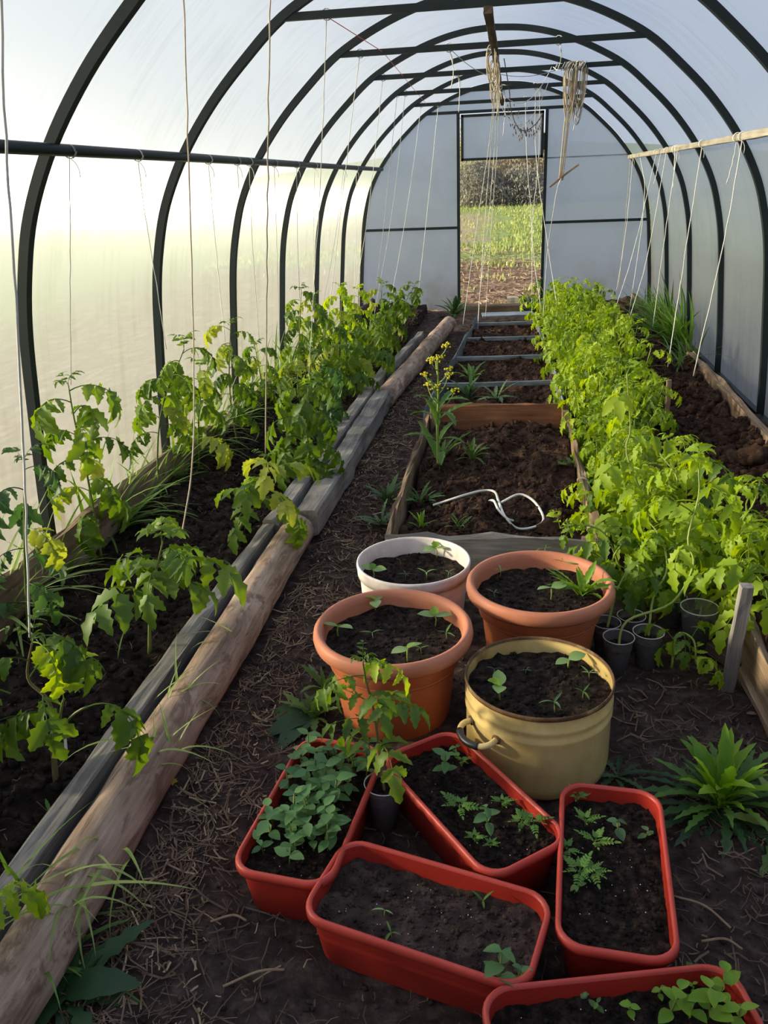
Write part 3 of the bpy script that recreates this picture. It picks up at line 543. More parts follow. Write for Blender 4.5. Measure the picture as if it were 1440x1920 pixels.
# ------------------------------------------------------------------ pots, planters, cups
MT['terracotta'] = simple('terracotta_plastic', [(0.3, (0.40, 0.105, 0.040)), (0.6, (0.50, 0.145, 0.060)), (0.85, (0.53, 0.20, 0.105))], (6, 6, 3), rough=0.5, spec=0.35, bump=0.15, bscale=40, bdist=0.002)
MT['terracotta_rim'] = simple('faded_terracotta', [(0.3, (0.44, 0.145, 0.075)), (0.6, (0.51, 0.19, 0.105)), (0.85, (0.50, 0.23, 0.14))], (7, 7, 7), rough=0.55, spec=0.3, bump=0.15, bscale=40, bdist=0.002)
MT['red'] = simple('red_plastic', [(0.3, (0.30, 0.020, 0.012)), (0.6, (0.42, 0.030, 0.017)), (0.85, (0.38, 0.038, 0.024))], (6, 6, 6), rough=0.42, spec=0.4, bump=0.08, bscale=30, bdist=0.002)
MT['red_rim'] = simple('pale_red_rim', [(0.3, (0.40, 0.038, 0.024)), (0.6, (0.50, 0.056, 0.036)), (0.85, (0.48, 0.085, 0.062))], (9, 9, 9), rough=0.45, spec=0.4)  # rim lighter and pinker than the planter body
MT['white'] = simple('whitewashed_plastic', [(0.3, (0.50, 0.40, 0.36)), (0.55, (0.72, 0.64, 0.60)), (0.8, (0.82, 0.77, 0.73))], (7, 7, 7), rough=0.6, spec=0.3)
MT['enamel'] = simple('cream_enamel', [(0.28, (0.22, 0.12, 0.04)), (0.40, (0.52, 0.36, 0.13)), (0.6, (0.70, 0.52, 0.21)), (0.85, (0.75, 0.60, 0.29))], (7, 7, 5), detail=8, rough=0.3, spec=0.5, bump=0.05, bscale=30, coat=0.2)
MT['rust'] = simple('rusty_rim', [(0.3, (0.05, 0.026, 0.014)), (0.55, (0.14, 0.075, 0.035)), (0.8, (0.42, 0.30, 0.14))], (20, 20, 20), rough=0.8)
MT['blackrubber'] = simple('black_grip', [(0.3, (0.008, 0.008, 0.008)), (0.7, (0.02, 0.02, 0.02))], rough=0.4, spec=0.5)
def cupmat():
    m, t = mat('clear_cup'); out = nd(t, 'ShaderNodeOutputMaterial'); tp = nd(t, 'ShaderNodeBsdfTransparent'); tp.inputs[0].default_value = (0.86, 0.86, 0.86, 1)
    p = nd(t, 'ShaderNodeBsdfPrincipled', Roughness=0.25); p.inputs['Base Color'].default_value = (0.30, 0.27, 0.26, 1)
    x = nd(t, 'ShaderNodeMixShader', Fac=0.28); t.links.new(tp.outputs[0], x.inputs[1]); t.links.new(p.outputs[0], x.inputs[2])
    t.links.new(x.outputs[0], out.inputs[0]); return m
MT['cup'] = cupmat()
def soil_disc(r, z, seed, amp=0.006, n=30, rings=14):
    V = [(0, 0, z)]; 
    for i in range(1, rings+1):
        for k in range(n*2):
            a = math.pi*k/n; rr = r*i/rings; V.append((rr*math.cos(a), rr*math.sin(a), z))
    V = np.array(V); x, y = V[:, 0], V[:, 1]; V[:, 2] += amp*fbm(x*14, y*14, 0, 3, seed)+amp*0.8*(0.5-worley(x*55, y*55, seed+2))+amp*0.5*fbm(x*90, y*90, 0, 2, seed+1)
    q = n*2; F = [(0, 1+k, 1+(k+1) % q) for k in range(q)]+[(1+(i-1)*q+k, 1+i*q+k, 1+i*q+(k+1) % q, 1+(i-1)*q+(k+1) % q) for i in range(1, rings) for k in range(q)]
    m = MB(); m.add(V, F); R = np.random.RandomState(seed); k = int(26000*r*r)
    for _ in range(k):
        a, q, s = R.uniform(0, 6.28), r*0.97*R.rand()**0.5, 0.0012+0.0045*R.rand()**3; m.add(ICO_V*s*R.uniform(0.6, 1.3, (12, 1))+[q*math.cos(a), q*math.sin(a), z+0.3*s+amp*float(fbm(q*math.cos(a)*14, q*math.sin(a)*14, 0, 3, seed))], ICO_F)
    return m
SOIL = {}
def terra(name, label, cx, cy, z0, R, H, seed):
    t = thing(name, label, 'pot', (cx, cy, z0), seed*0.7)
    rb = R*0.66; prof = [(0.0, 0.004), (rb, 0.004), (rb+0.004, 0.0)]
    prof = [(0.001, 0.0), (rb, 0.0), (rb+0.006, 0.008), (R*0.775, H*0.60), (R*0.79, H*0.63), (R*0.825, H*0.66), (R*0.86, H*0.80), (R*0.875, H-0.034)]
    m = MB(); m.add(*lathe(prof, 56)); obj('body', m, 'terracotta', t)
    rim = [(R*0.865, H-0.040), (R*0.93, H-0.042), (R*0.985, H-0.033), (R, H-0.020), (R*0.99, H-0.008), (R*0.955, H), (R*0.915, H-0.001), (R*0.885, H-0.008), (R*0.868, H-0.022), (R*0.85, H-0.055), (R*0.82, H-0.085)]
    m = MB(); m.add(*lathe(rim, 64)); obj('rim', m, 'terracotta_rim', t)
    zs = H-0.042; obj('soil', soil_disc(R*0.857, zs, seed), 'potsoil', t); SOIL[label] = z0+zs; return z0+zs
T1 = terra('flower_pot', 'terracotta plastic pot nearest the camera, four cucumber seedlings in it', -0.117, 1.668, 0, 0.187, 0.24, 1)
T2 = terra('flower_pot', 'terracotta plastic pot farther back against the box, leafy weed in it', 0.226, 1.925, 0, 0.188, 0.24, 2)
b = thing('bucket', 'dirty white plastic bucket of soil before the framed box', 'bucket', (-0.122, 2.108, 0))
R, H = 0.162, 0.20
m = MB(); m.add(*lathe([(0.001, 0), (R*0.84, 0), (R*0.85, 0.006), (R*0.955, H-0.035), (R*0.955, H-0.03)], 48)); obj('body', m, 'white', b)
m = MB(); m.add(*lathe([(R*0.95, H-0.036), (R*0.985, H-0.036), (R*0.99, H-0.02), (R*1.0, H-0.006), (R*0.993, H), (R*0.965, H), (R*0.955, H-0.006), (R*0.945, H-0.05), (R*0.93, H-0.09)], 48)); obj('rim', m, 'white', b)
obj('soil', soil_disc(R*0.94, H-0.052, 3), 'potsoil', b); WB = H-0.052
e = thing('stock_pot', 'old cream enamel stock pot filled with soil, rusty rim and side handles', 'pot', (0.216, 1.530, 0), 0)
R, H = 0.156, 0.21
m = MB(); m.add(*lathe([(0.001, 0), (R*0.93, 0.0), (R*0.97, 0.010), (R*0.985, 0.03), (R*0.985, H-0.072), (R*1.003, H-0.066), (R*1.004, H-0.060), (R*0.987, H-0.054), (R*0.987, H-0.046), (R*1.004, H-0.040), (R*1.004, H-0.034), (R*0.985, H-0.028), (R*0.985, H-0.008)], 64)); obj('body', m, 'enamel', e)
m = MB(); m.add(*lathe([(R*0.985, H-0.010), (R*1.005, H-0.008), (R*1.012, H-0.002), (R*1.0, H+0.003), (R*0.985, H+0.001), (R*0.975, H-0.006)], 64)); obj('rim', m, 'rust', e)
m = MB(); m.add(*lathe([(R*0.976, H-0.004), (R*0.972, H-0.03), (R*0.97, H-0.07)], 64)); obj('inner_wall', m, 'enamel', e)
obj('soil', soil_disc(R*0.97, H-0.034, 4, 0.009), 'potsoil', e); YP = H-0.034
for a0, main in ((math.radians(222), True), (math.radians(42), False)):
    def hp(da, out, z): a = a0+da; return (math.cos(a)*(R+out), math.sin(a)*(R+out), z)
    zb = H-0.076
    path = spline([hp(-0.26, -0.004, zb+0.002), hp(-0.25, 0.020, zb), hp(-0.16, 0.036, zb-0.004), hp(0, 0.042, zb-0.006), hp(0.16, 0.036, zb-0.004), hp(0.25, 0.020, zb), hp(0.26, -0.004, zb+0.002)], 5)
    m = MB(); m.add(*tube(path, 0.0065, 8)); hd = obj('handle', m, 'enamel', e)
    m = MB(); m.add(*tube(path[9:21], 0.0078, 8)); obj('grip', m, 'blackrubber', hd)
    for da in (-0.26, 0.26):
        c = np.array(hp(da, 0.001, zb+0.002)); m = MB(); V, F = lathe([(0.0001, 0.003), (0.010, 0.002), (0.011, 0)], 10); q = Vector((math.cos(a0+da), math.sin(a0+da), 0)).to_track_quat('Z', 'Y').to_matrix()
        m.add([tuple(np.array(q @ Vector(v))+c) for v in V], F); obj('handle_mount', m, 'rust', hd)

def rrect(a, b, r, n=7):
    P = []
    for cx, cy, s in ((a-r, b-r, 0), (-a+r, b-r, 1), (-a+r, -b+r, 2), (a-r, -b+r, 3)):
        for k in range(n):
            an = math.pi/2*(s+k/(n-1)); P.append((cx+r*math.cos(an), cy+r*math.sin(an)))
    return np.array(P)
PL = 0.378, 0.186, 0.115
def planter(label, cx, cy, ang, seed, drop=0.028, tilt=0.0, sm='potsoil'):
    """red trough: centre of the rim, angle of its long side"""
    L, W, H = PL; t = thing('planter', label, 'planter', (cx, cy, 0.0), ang)
    if tilt: t.rotation_euler = (tilt, 0, ang)
    def ring(ins, z, r=0.045): return [(p[0], p[1], z) for p in rrect(L/2-ins, W/2-ins, max(0.01, r-ins*0.6))]
    def skin(rings):
        V = sum(rings, []); n = len(rings[0]); return V, [(i*n+k, i*n+(k+1) % n, (i+1)*n+(k+1) % n, (i+1)*n+k) for i in range(len(rings)-1) for k in range(n)]
    m = MB(); m.add(*skin([ring(0.024, 0.0), ring(0.020, 0.004), ring(0.008, H-0.018), ring(0.0075, H-0.014)])); n = len(ring(0, 0)); m.f.append(tuple(range(n-1, -1, -1))); obj('body', m, 'red', t)
    m = MB(); m.add(*skin([ring(0.006, H-0.017), ring(0.0, H-0.016), ring(0.0, H-0.006), ring(0.002, H-0.001), ring(0.005, H), ring(0.008, H-0.001), ring(0.0095, H-0.006)])); obj('rim', m, 'red_rim', t)
    m = MB(); m.add(*skin([ring(0.0095, H-0.005), ring(0.012, H-drop-0.02)])); obj('inner_wall', m, 'red', t)
    # soil
    nx, ny = 64, 32; P = rrect(L/2-0.0125, W/2-0.0125, 0.034); V = []; 
    U, Vv = np.meshgrid(np.linspace(-1, 1, nx), np.linspace(-1, 1, ny), indexing='ij')
    # squircle map of the square grid on to the rounded rectangle
    X = U*(L/2-0.0115); Y = Vv*(W/2-0.0115); rr = 0.036
    dx = np.maximum(np.abs(X)-(L/2-0.0115-rr), 0); dy = np.maximum(np.abs(Y)-(W/2-0.0115-rr), 0); d = np.hypot(dx, dy); k = np.where(d > rr, rr/np.maximum(d, 1e-9), 1.0)
    X = np.sign(X)*(np.abs(X)-dx*(1-k)); Y = np.sign(Y)*(np.abs(Y)-dy*(1-k))
    Z = H-drop+0.005*fbm(X*14, Y*14, 0, 3, seed*5)+0.005*(0.5-worley(X*50, Y*50, seed))+0.003*fbm(X*90, Y*90, 0, 2, seed+3)
    i = (np.arange(nx-1)[:, None]*ny+np.arange(ny-1)[None, :]).ravel()
    obj('soil', npmesh('soil', np.stack([X, Y, Z], -1).reshape(-1, 3), np.stack([i, i+ny, i+ny+1, i+1], 1)), sm, t)
    R = np.random.RandomState(seed+50); k = 900; s = 0.0010+0.0042*R.rand(k)**3; ii, jj = R.randint(2, nx-2, k), R.randint(2, ny-2, k); c = np.stack([X[ii, jj]+R.uniform(-.003, .003, k), Y[ii, jj]+R.uniform(-.003, .003, k), Z[ii, jj]+s*0.3], 1)
    obj('soil_crumbs', npmesh('soil_crumbs', (ICO_V[None]*(s[:, None, None]*R.uniform(0.6, 1.3, (k, 12, 1)))+c[:, None]).reshape(-1, 3), (ICO_F[None]+12*np.arange(k)[:, None, None]).reshape(-1, 3)), sm, t)['kind'] = 'stuff'
    # white grit
    R = np.random.RandomState(seed); ng = 34; s = R.uniform(0.0004, 0.0013, ng); c = np.stack([R.uniform(-L/2+0.03, L/2-0.03, ng), R.uniform(-W/2+0.03, W/2-0.03, ng), np.full(ng, H-drop+0.004)], 1)
    V = (ICO_V[None]*s[:, None, None]+c[:, None]).reshape(-1, 3); F = (ICO_F[None]+12*np.arange(ng)[:, None, None]).reshape(-1, 3)
    g = obj('grit', npmesh('grit', V, F), 'white', t); g['kind'] = 'stuff'
    return t, H-drop
P1, ZP1 = planter('red planter crowded with ovate green seedlings, leftmost of the five', -0.205, 1.205, math.radians(83.5), 1)
P2, ZP2 = planter('red planter lying slantwise against the cream stock pot', 0.083, 1.258, math.radians(-51.5), 2)
P3, ZP3 = planter('red planter of almost bare soil in the middle foreground', 0.030, 0.992, math.radians(-14.5), 3, 0.035, 0.0, 'path')
P4, ZP4 = planter('red planter with marigold seedlings right of the slanting one', 0.335, 1.122, math.radians(86.0), 4, 0.030)
P5, ZP5 = planter('red planter nearest the camera, cut off by the lower edge', 0.322, 0.810, math.radians(13.5), 5, 0.032)

cup_me = {}
def cup(label, x, y, z=0.0, s=1.0, fill=0.72, tilt=(0, 0), seed=0, group=None):
    t = thing('plastic_cup', label, 'cup', (x, y, z), seed, group); t.rotation_euler = (tilt[0], tilt[1], seed); H = 0.098*s; r1, r0 = 0.0365*s, 0.0245*s
    if 'b' not in cup_me:
        cup_me['b'] = True
    m = MB(); m.add(*lathe([(0.0005, 0.002), (r0*0.9, 0.0), (r0, 0.003), (r0+(r1-r0)*0.86, H*0.86), (r0+(r1-r0)*0.89, H*0.88), (r1*0.985, H*0.985)], 28)); obj('body', m, 'cup', t)
    m = MB(); m.add(*lathe([(r1*0.985, H*0.982), (r1*1.03, H*0.984), (r1*1.035, H*1.0), (r1*0.985, H*1.0), (r1*0.985, H*0.982)], 28)); obj('rim', m, 'white', t)
    zs = H*fill; rs = r0+(r1-r0)*fill-0.0008; m = soil_disc(rs, zs, seed+20, 0.003, 12, 6); V, F = lathe([(0.001, 0.004), (r0-0.001, 0.004), (rs, zs)], 20); m.add(V, F); obj('soil', m, 'potsoil', t); return z+zs
# ------------------------------------------------------------------ plants
MT['tomato'] = leafmat('tomato_leaf', (0.05, 0.10, 0.014), (0.105, 0.185, 0.022), (0.19, 0.28, 0.035), 0.45)
MT['tomato_dark'] = leafmat('tomato_leaf_dark', (0.025, 0.065, 0.018), (0.05, 0.115, 0.028), (0.085, 0.17, 0.04), 0.4)
MT['tomato_bright'] = leafmat('seedling_leaf', (0.15, 0.255, 0.014), (0.28, 0.40, 0.022), (0.42, 0.51, 0.05), 0.5)
MT['tomato_yellow'] = leafmat('yellowing_leaf', (0.16, 0.24, 0.03), (0.30, 0.36, 0.05), (0.42, 0.44, 0.08), 0.45)
MT['stem'] = leafmat('green_stem', (0.11, 0.16, 0.03), (0.17, 0.22, 0.045), (0.25, 0.27, 0.07), 0.1)
MT['stem_pale'] = leafmat('pale_stem', (0.20, 0.29, 0.05), (0.30, 0.38, 0.08), (0.38, 0.42, 0.11), 0.15)
MT['stem_brown'] = leafmat('brownish_stem', (0.10, 0.075, 0.035), (0.16, 0.12, 0.05), (0.20, 0.17, 0.07), 0.05)
MT['grass'] = leafmat('grass_blade', (0.055, 0.12, 0.016), (0.11, 0.21, 0.028), (0.20, 0.32, 0.05), 0.4)
MT['grass_pale'] = leafmat('pale_grass', (0.16, 0.24, 0.06), (0.27, 0.36, 0.10), (0.40, 0.45, 0.17), 0.4)
MT['weed'] = leafmat('weed_leaf', (0.045, 0.105, 0.020), (0.09, 0.18, 0.032), (0.17, 0.28, 0.05), 0.35)
MT['weed_bright'] = leafmat('sowthistle_leaf', (0.11, 0.24, 0.02), (0.20, 0.36, 0.035), (0.30, 0.46, 0.06), 0.45)
MT['weed_dark'] = leafmat('dock_leaf', (0.020, 0.050, 0.018), (0.035, 0.080, 0.026), (0.06, 0.12, 0.035), 0.25)
MT['weed_blue'] = leafmat('bluish_weed', (0.05, 0.10, 0.045), (0.085, 0.155, 0.06), (0.14, 0.22, 0.085), 0.3)
MT['cuke'] = leafmat('cotyledon', (0.16, 0.27, 0.09), (0.24, 0.37, 0.12), (0.34, 0.46, 0.18), 0.35, 0.4)
MT['orach'] = leafmat('ovate_seedling', (0.075, 0.165, 0.06), (0.11, 0.23, 0.075), (0.17, 0.30, 0.10), 0.35)
MT['marigold'] = leafmat('marigold_leaf', (0.08, 0.18, 0.03), (0.13, 0.26, 0.045), (0.22, 0.34, 0.07), 0.35)
MT['yellow'] = leafmat('yellow_bud', (0.45, 0.42, 0.02), (0.62, 0.56, 0.03), (0.72, 0.66, 0.06), 0.3)

def frame_of(d, up=(0, 0, 1)):
    d = np.asarray(d, float); d = d/np.linalg.norm(d); s = np.cross(up, d)
    if np.linalg.norm(s) < 1e-3: s = np.cross((1, 0, 0), d)
    s /= np.linalg.norm(s); return d, s, np.cross(d, s)
def leaflet(mb, p, d, L, W, teeth=0.18, fold=0.35, curl=0.6, n=7, up=(0, 0, 1), shape=0.75):
    """one blade from p towards d: folded along the midrib, curling down, toothed edge"""
    d, s, u = frame_of(d, up); V = []; F = []; P = np.array(p, float); dd = d.copy(); uu = u.copy(); st = L/(n-1)
    for i in range(n):
        t = i/(n-1); wv = W*0.5*math.sin(math.pi*min(1, t**shape*0.97+0.03))**0.8
        if teeth and 0 < i < n-1: wv *= 1+teeth*(1 if i % 2 else -1)
        off = -teeth*st*0.6 if i % 2 else 0
        e = s*wv; h = uu*abs(wv)*fold; V += [P-e+h+dd*off, P, P+e+h+dd*off]
        a = -curl/(n-1); dd, uu = dd*math.cos(a)+uu*math.sin(a), uu*math.cos(a)-dd*math.sin(a); P = P+dd*st
    for i in range(n-1):
        o = i*3; F += [(o, o+1, o+4, o+3), (o+1, o+2, o+5, o+4)]
    mb.add(V, F)
def compound(seed, L=0.17, pairs=4, arch0=0.5, arch1=-1.1, lw=0.45, ls=0.38, hang=0.9, teeth=0.22):
    """tomato leaf along +x"""
    R = np.random.RandomState(seed); mb = MB(); n = 9; P = np.zeros(3); pts = [P.copy()]; dirs = []
    yaw = 0
    for i in range(n):
        t = i/(n-1); el = arch0+(arch1-arch0)*t**1.2; yaw += R.normal(0, 0.06); d = np.array([math.cos(el)*math.cos(yaw), math.cos(el)*math.sin(yaw), math.sin(el)]); dirs.append(d); P = P+d*L/n; pts.append(P.copy())
    pts = np.array(pts); mb.add(*tube(pts, np.linspace(0.0022, 0.0009, n+1)*L/0.17, 3, False))
    def place(t): i = min(n-1, int(t*n)); return pts[i]+(pts[i+1]-pts[i])*(t*n-i), dirs[i]
    for k in range(pairs):
        t = 0.32+0.56*k/max(1, pairs-1); p, d = place(min(t, 0.95)); d, s, u = frame_of(d); l = L*ls*(0.75+0.5*math.sin(math.pi*(0.25+0.6*k/pairs)))*R.uniform(0.7, 1.2)
        for sg in (-1, 1):
            v = d*R.uniform(0.1, 0.8)+s*sg*0.9+u*R.uniform(-0.2, 0.5); v = v/np.linalg.norm(v); v = v+np.array([0, 0, -hang*R.uniform(0.5, 1.2)]); leaflet(mb, p, v, l, l*lw, teeth, R.uniform(0.15, 0.7), R.uniform(0.2, 1.5), 9, up=u+R.uniform(-0.4, 0.7)*d+R.uniform(-0.5, 0.5)*s)
            if k < pairs-1 and R.rand() < 0.6:
                p2, _ = place(min(0.97, t+0.08)); leaflet(mb, p2, s*sg+d*0.3+np.array([0, 0, -0.4]), l*0.32, l*0.2, 0, 0.3, 0.3, 4)
    p, d = place(0.985); leaflet(mb, p, d+np.array([0, 0, -hang*0.4]), L*ls*1.25, L*ls*lw*1.25, teeth, 0.35, 0.7)
    return mb.data('tomato_leaf')
POOL_DROOP = [compound(s, 0.17, 4, 0.55, -1.25, 0.46, 0.36, 1.1) for s in range(1, 7)]
POOL_SOFT = [compound(s, 0.165, 3, 0.6, -0.6, 0.47, 0.38, 0.7) for s in range(11, 17)]
POOL_YOUNG = [compound(s, 0.135, 3, 0.85, -1.0, 0.44, 0.34, 0.8, 0.28) for s in range(21, 28)]
POOL_TOP = [compound(s, 0.08, 3, 1.0, -0.1, 0.34, 0.38, 0.3, 0.2) for s in range(31, 35)]
_copies = {}
def leafmesh(me, m):
    k = (me.name, m)
    if k not in _copies:
        c = me.copy(); c.materials.clear(); c.materials.append(MT[m]); c.polygons.foreach_set('use_smooth', np.ones(len(c.polygons), dtype=bool)); _copies[k] = c
    return _copies[k]
def put_leaf(root, me, m, p, az, tilt, s, name='leaf'):
    o = bpy.data.objects.new(name, leafmesh(me, m)); C.objects.link(o); o.parent = root; o.location = tuple(map(float, p)); o.rotation_euler = (random.uniform(-0.25, 0.25), tilt, az); o.scale = (s, s, s); return o
def plant(name, label, base, pts, nleaf, pool, m, seed, s0=1.0, s1=0.6, t0=0.25, stem='stem', r0=0.0045, r1=0.002, top=3, group=None, cat='tomato plant', az0=None, tilt=(-0.15, 0.35), stem_n=5, hot=None):
    """pts: stem path relative to the base"""
    random.seed(seed); base = np.asarray(base, float); t = thing(name, label, cat, base, 0, group)
    path = spline(np.array([(0, 0, -0.015)]+list(pts), float), 5); mb = MB(); mb.add(*tube(path, np.linspace(r0, r1, len(path)), stem_n)); obj('stem', mb, stem, t)
    L = np.concatenate([[0], np.cumsum(np.linalg.norm(np.diff(path, axis=0), axis=1))]); L /= L[-1]; az = random.uniform(0, 6.28) if az0 is None else az0
    for k in range(nleaf):
        u = t0+(0.97-t0)*k/max(1, nleaf-1); p = [np.interp(u, L, path[:, i]) for i in range(3)]; az += 2.4+random.uniform(-0.35, 0.35); s = (s0+(s1-s0)*(k/max(1, nleaf-1))**1.3)*random.uniform(0.82, 1.15)
        mm = m if not hot or random.random() > 0.14 else hot
        put_leaf(t, random.choice(pool), mm, p, az, random.uniform(*tilt), s)
    for k in range(top): put_leaf(t, random.choice(POOL_TOP), m, path[-1], az+2.1*k, random.uniform(-0.6, 0.1), s1*random.uniform(0.7, 1.1))
    return t
def lz(x, y): return float(left_z(np.array([x]), np.array([y]))[0])
LS = 0.8
def leftplant(label, bx, by, tx, ty, nleaf, m='tomato', pool=POOL_DROOP, bend=0.0, s0=1.0, s1=0.6, seed=1, X=None, dy=0.0, mids=(), r0=0.0045, hot='tomato_yellow', top=3, az0=None, t0=0.25, stem='stem'):
    b = at(bx, by, Z=0.09); b[0] = min(max(b[0], -1.2), -0.72) if X is None else X; b[2] = lz(b[0], b[1]); tp = at(tx, ty, Y=b[1]+dy)-b
    pts = [tp*0.45+np.array([bend, 0, 0.02])] if not len(mids) else [at(*q, Y=b[1]+dy*0.5)-b for q in mids]
    far = LS if by < 860 else 0.97
    return plant('tomato_plant', label, b, pts+[tp], nleaf+(2 if by < 860 else 0), pool, m, seed, s0*far, s1*far, t0=t0, r0=r0, hot=hot, top=top, az0=az0, group='tomatoes in the long bed', stem=stem)
# row along the glowing wall
leftplant('tomato plant at the left picture edge tied to a thick white string', 47, 1180, 45, 870, 8, 'tomato_dark', seed=1, s0=1.0, s1=0.8)
leftplant('tall drooping tomato plant beside the nearest steel hoop foot', 190, 1043, 128, 722, 13, seed=2, bend=-0.02, s0=0.95, s1=0.95, mids=[(165, 900), (140, 790)])
leftplant('tall tomato plant with a bare lower stem at the second hoop', 303, 947, 345, 655, 12, seed=3, s0=0.9, s1=0.9, t0=0.45, mids=[(295, 860), (305, 760)])
leftplant('bushy tomato plant just right of the second hoop', 372, 880, 375, 690, 10, seed=4, s0=1.0, s1=0.8)
leftplant('tomato plant topping out before the third hoop', 445, 835, 432, 612, 13, seed=5, s0=1.0, s1=0.95, bend=-0.02)
leftplant('low tomato plant behind the grass, third hoop', 500, 775, 478, 650, 10, seed=6, s0=1.0, s1=0.8)
leftplant('tomato plant against the fourth hoop with thin wilted leaves', 556, 745, 565, 545, 13, seed=7, s0=1.05, s1=0.85)
leftplant('tomato plant right of the fourth hoop, yellowish top', 608, 715, 588, 560, 12, seed=8, s0=1.1, s1=0.9)
leftplant('yellow-green tomato plant before the fifth hoop', 640, 690, 640, 542, 13, 'tomato_bright', seed=9, s0=1.15, s1=1.0)
leftplant('yellow-green tomato plant at the foot of the sixth hoop', 672, 672, 672, 545, 12, 'tomato_bright', seed=10, s0=1.15, s1=1.0)
leftplant('slim tomato plant before the back wall corner', 712, 648, 716, 535, 10, seed=11, s0=1.1, s1=1.0)
leftplant('large tomato plant before the back wall left of the doorway', 768, 648, 778, 535, 14, seed=12, X=-0.82, s0=1.1, s1=0.95)
leftplant('tomato plant beside the large one at the back wall', 745, 655, 748, 560, 10, seed=13, X=-0.95, s0=1.1, s1=0.95)
# row along the log
leftplant('tomato plant with crooked stem in the near corner, tied with white cord', 100, 1450, 62, 1195, 5, 'tomato', POOL_DROOP, seed=14, mids=[(100, 1400), (110, 1370), (88, 1310), (52, 1270)], s0=0.9, s1=0.8, t0=0.5, r0=0.007, hot='tomato_bright', stem='stem_brown')
leftplant('low tomato plant with long leaf arching to the plank', 278, 1222, 305, 1015, 9, 'tomato', POOL_SOFT, seed=15, s0=1.05, s1=0.85, t0=0.5, mids=[(283, 1120)], r0=0.0055)
leftplant('tomato plant leaning towards the log, pale stem', 440, 1008, 500, 862, 9, 'tomato', POOL_SOFT, seed=16, s0=1.05, s1=0.8, t0=0.4, mids=[(470, 945), (495, 900)], r0=0.006)
leftplant('full tomato plant overhanging the plank in mid bed', 545, 895, 578, 728, 13, 'tomato', POOL_DROOP, seed=17, s0=1.25, s1=1.0, mids=[(570, 830), (575, 770)], r0=0.006)
leftplant('tomato plant behind the full one in mid bed', 572, 840, 556, 705, 10, 'tomato', POOL_DROOP, seed=18, s0=1.15, s1=0.9)
leftplant('broad-leaved dark tomato plant in mid bed', 610, 800, 600, 690, 9, 'tomato_dark', POOL_DROOP, seed=19, s0=1.2, s1=0.95)
leftplant('tomato plant with bright lower leaves left of the split plank', 630, 750, 622, 640, 10, 'tomato', POOL_DROOP, seed=20, s0=1.2, s1=0.95)
leftplant('tomato plant beside the split plank', 672, 742, 668, 635, 10, 'tomato', POOL_DROOP, seed=21, s0=1.15, s1=0.95)
leftplant('arching tomato plant close to the split plank', 715, 712, 705, 612, 9, 'tomato', POOL_DROOP, seed=22, s0=1.2, s1=1.0)
leftplant('tomato plant near the far end of the split plank', 730, 680, 722, 590, 10, 'tomato', POOL_DROOP, seed=23, s0=1.1, s1=0.9)
leftplant('small tomato plant between the two far rows', 690, 690, 655, 590, 9, 'tomato', POOL_DROOP, seed=24, s0=1.1, s1=0.9)
leftplant('tomato plant at the far edge of the second row', 650, 705, 610, 600, 9, 'tomato', POOL_DROOP, seed=25, s0=1.15, s1=0.9)
# plant out of the lower left corner with one leaf in view
leftplant('tomato plant at the lower left corner, one bright leaf in view', -60, 1830, -20, 1700, 6, 'tomato_bright', POOL_DROOP, seed=26, X=-0.76, s0=0.9, s1=0.7, az0=0.4)
# single leaves that reach out over the timber and the path
def reach(label, px, py, Y, az, tilt, s, pool, m='tomato', via=None):
    r = [o for o in C.objects if o.get('label') == label][0]; b = np.array(r.location); p = at(px, py, Y=Y)-b
    if via is not None:
        mb = MB(); q = at(*via)-b if len(via) == 2 else at(via[0], via[1], Y=via[2])-b; mb.add(*tube(bez(q, (q+p)/2+[0, 0, 0.02], p, 6), 0.0028, 5)); obj('branch', mb, 'stem', r)
    random.seed(px); put_leaf(r, random.choice(pool), m, p, az, tilt, s)
CR = 'tomato plant with crooked stem in the near corner, tied with white cord'; yc = float([o for o in C.objects if o.get('label') == CR][0].location[1])
reach(CR, 165, 1325, yc, -0.3, 0.1, 1.0, POOL_DROOP, 'tomato', (112, 1372, yc)); reach(CR, 120, 1310, yc, 1.2, -0.9, 0.55, POOL_SOFT, 'tomato_bright', (112, 1372, yc)); reach(CR, 60, 1200, yc, -0.2, 0.1, 0.9, POOL_DROOP, 'tomato'); reach(CR, 20, 1300, yc, 3.2, 0.2, 1.0, POOL_DROOP, 'tomato'); reach(CR, 40, 1340, yc, 3.8, 0.4, 1.0, POOL_DROOP, 'tomato')
ML = 'low tomato plant with long leaf arching to the plank'; ym = float([o for o in C.objects if o.get('label') == ML][0].location[1])
reach(ML, 320, 1060, ym, -0.25, 0.05, 1.15, POOL_SOFT, 'tomato')
NL = 'tomato plant leaning towards the log, pale stem'; yn = float([o for o in C.objects if o.get('label') == NL][0].location[1])
reach(NL, 515, 945, yn, -0.5, 0.3, 1.05, POOL_DROOP, 'tomato', (480, 935, yn))

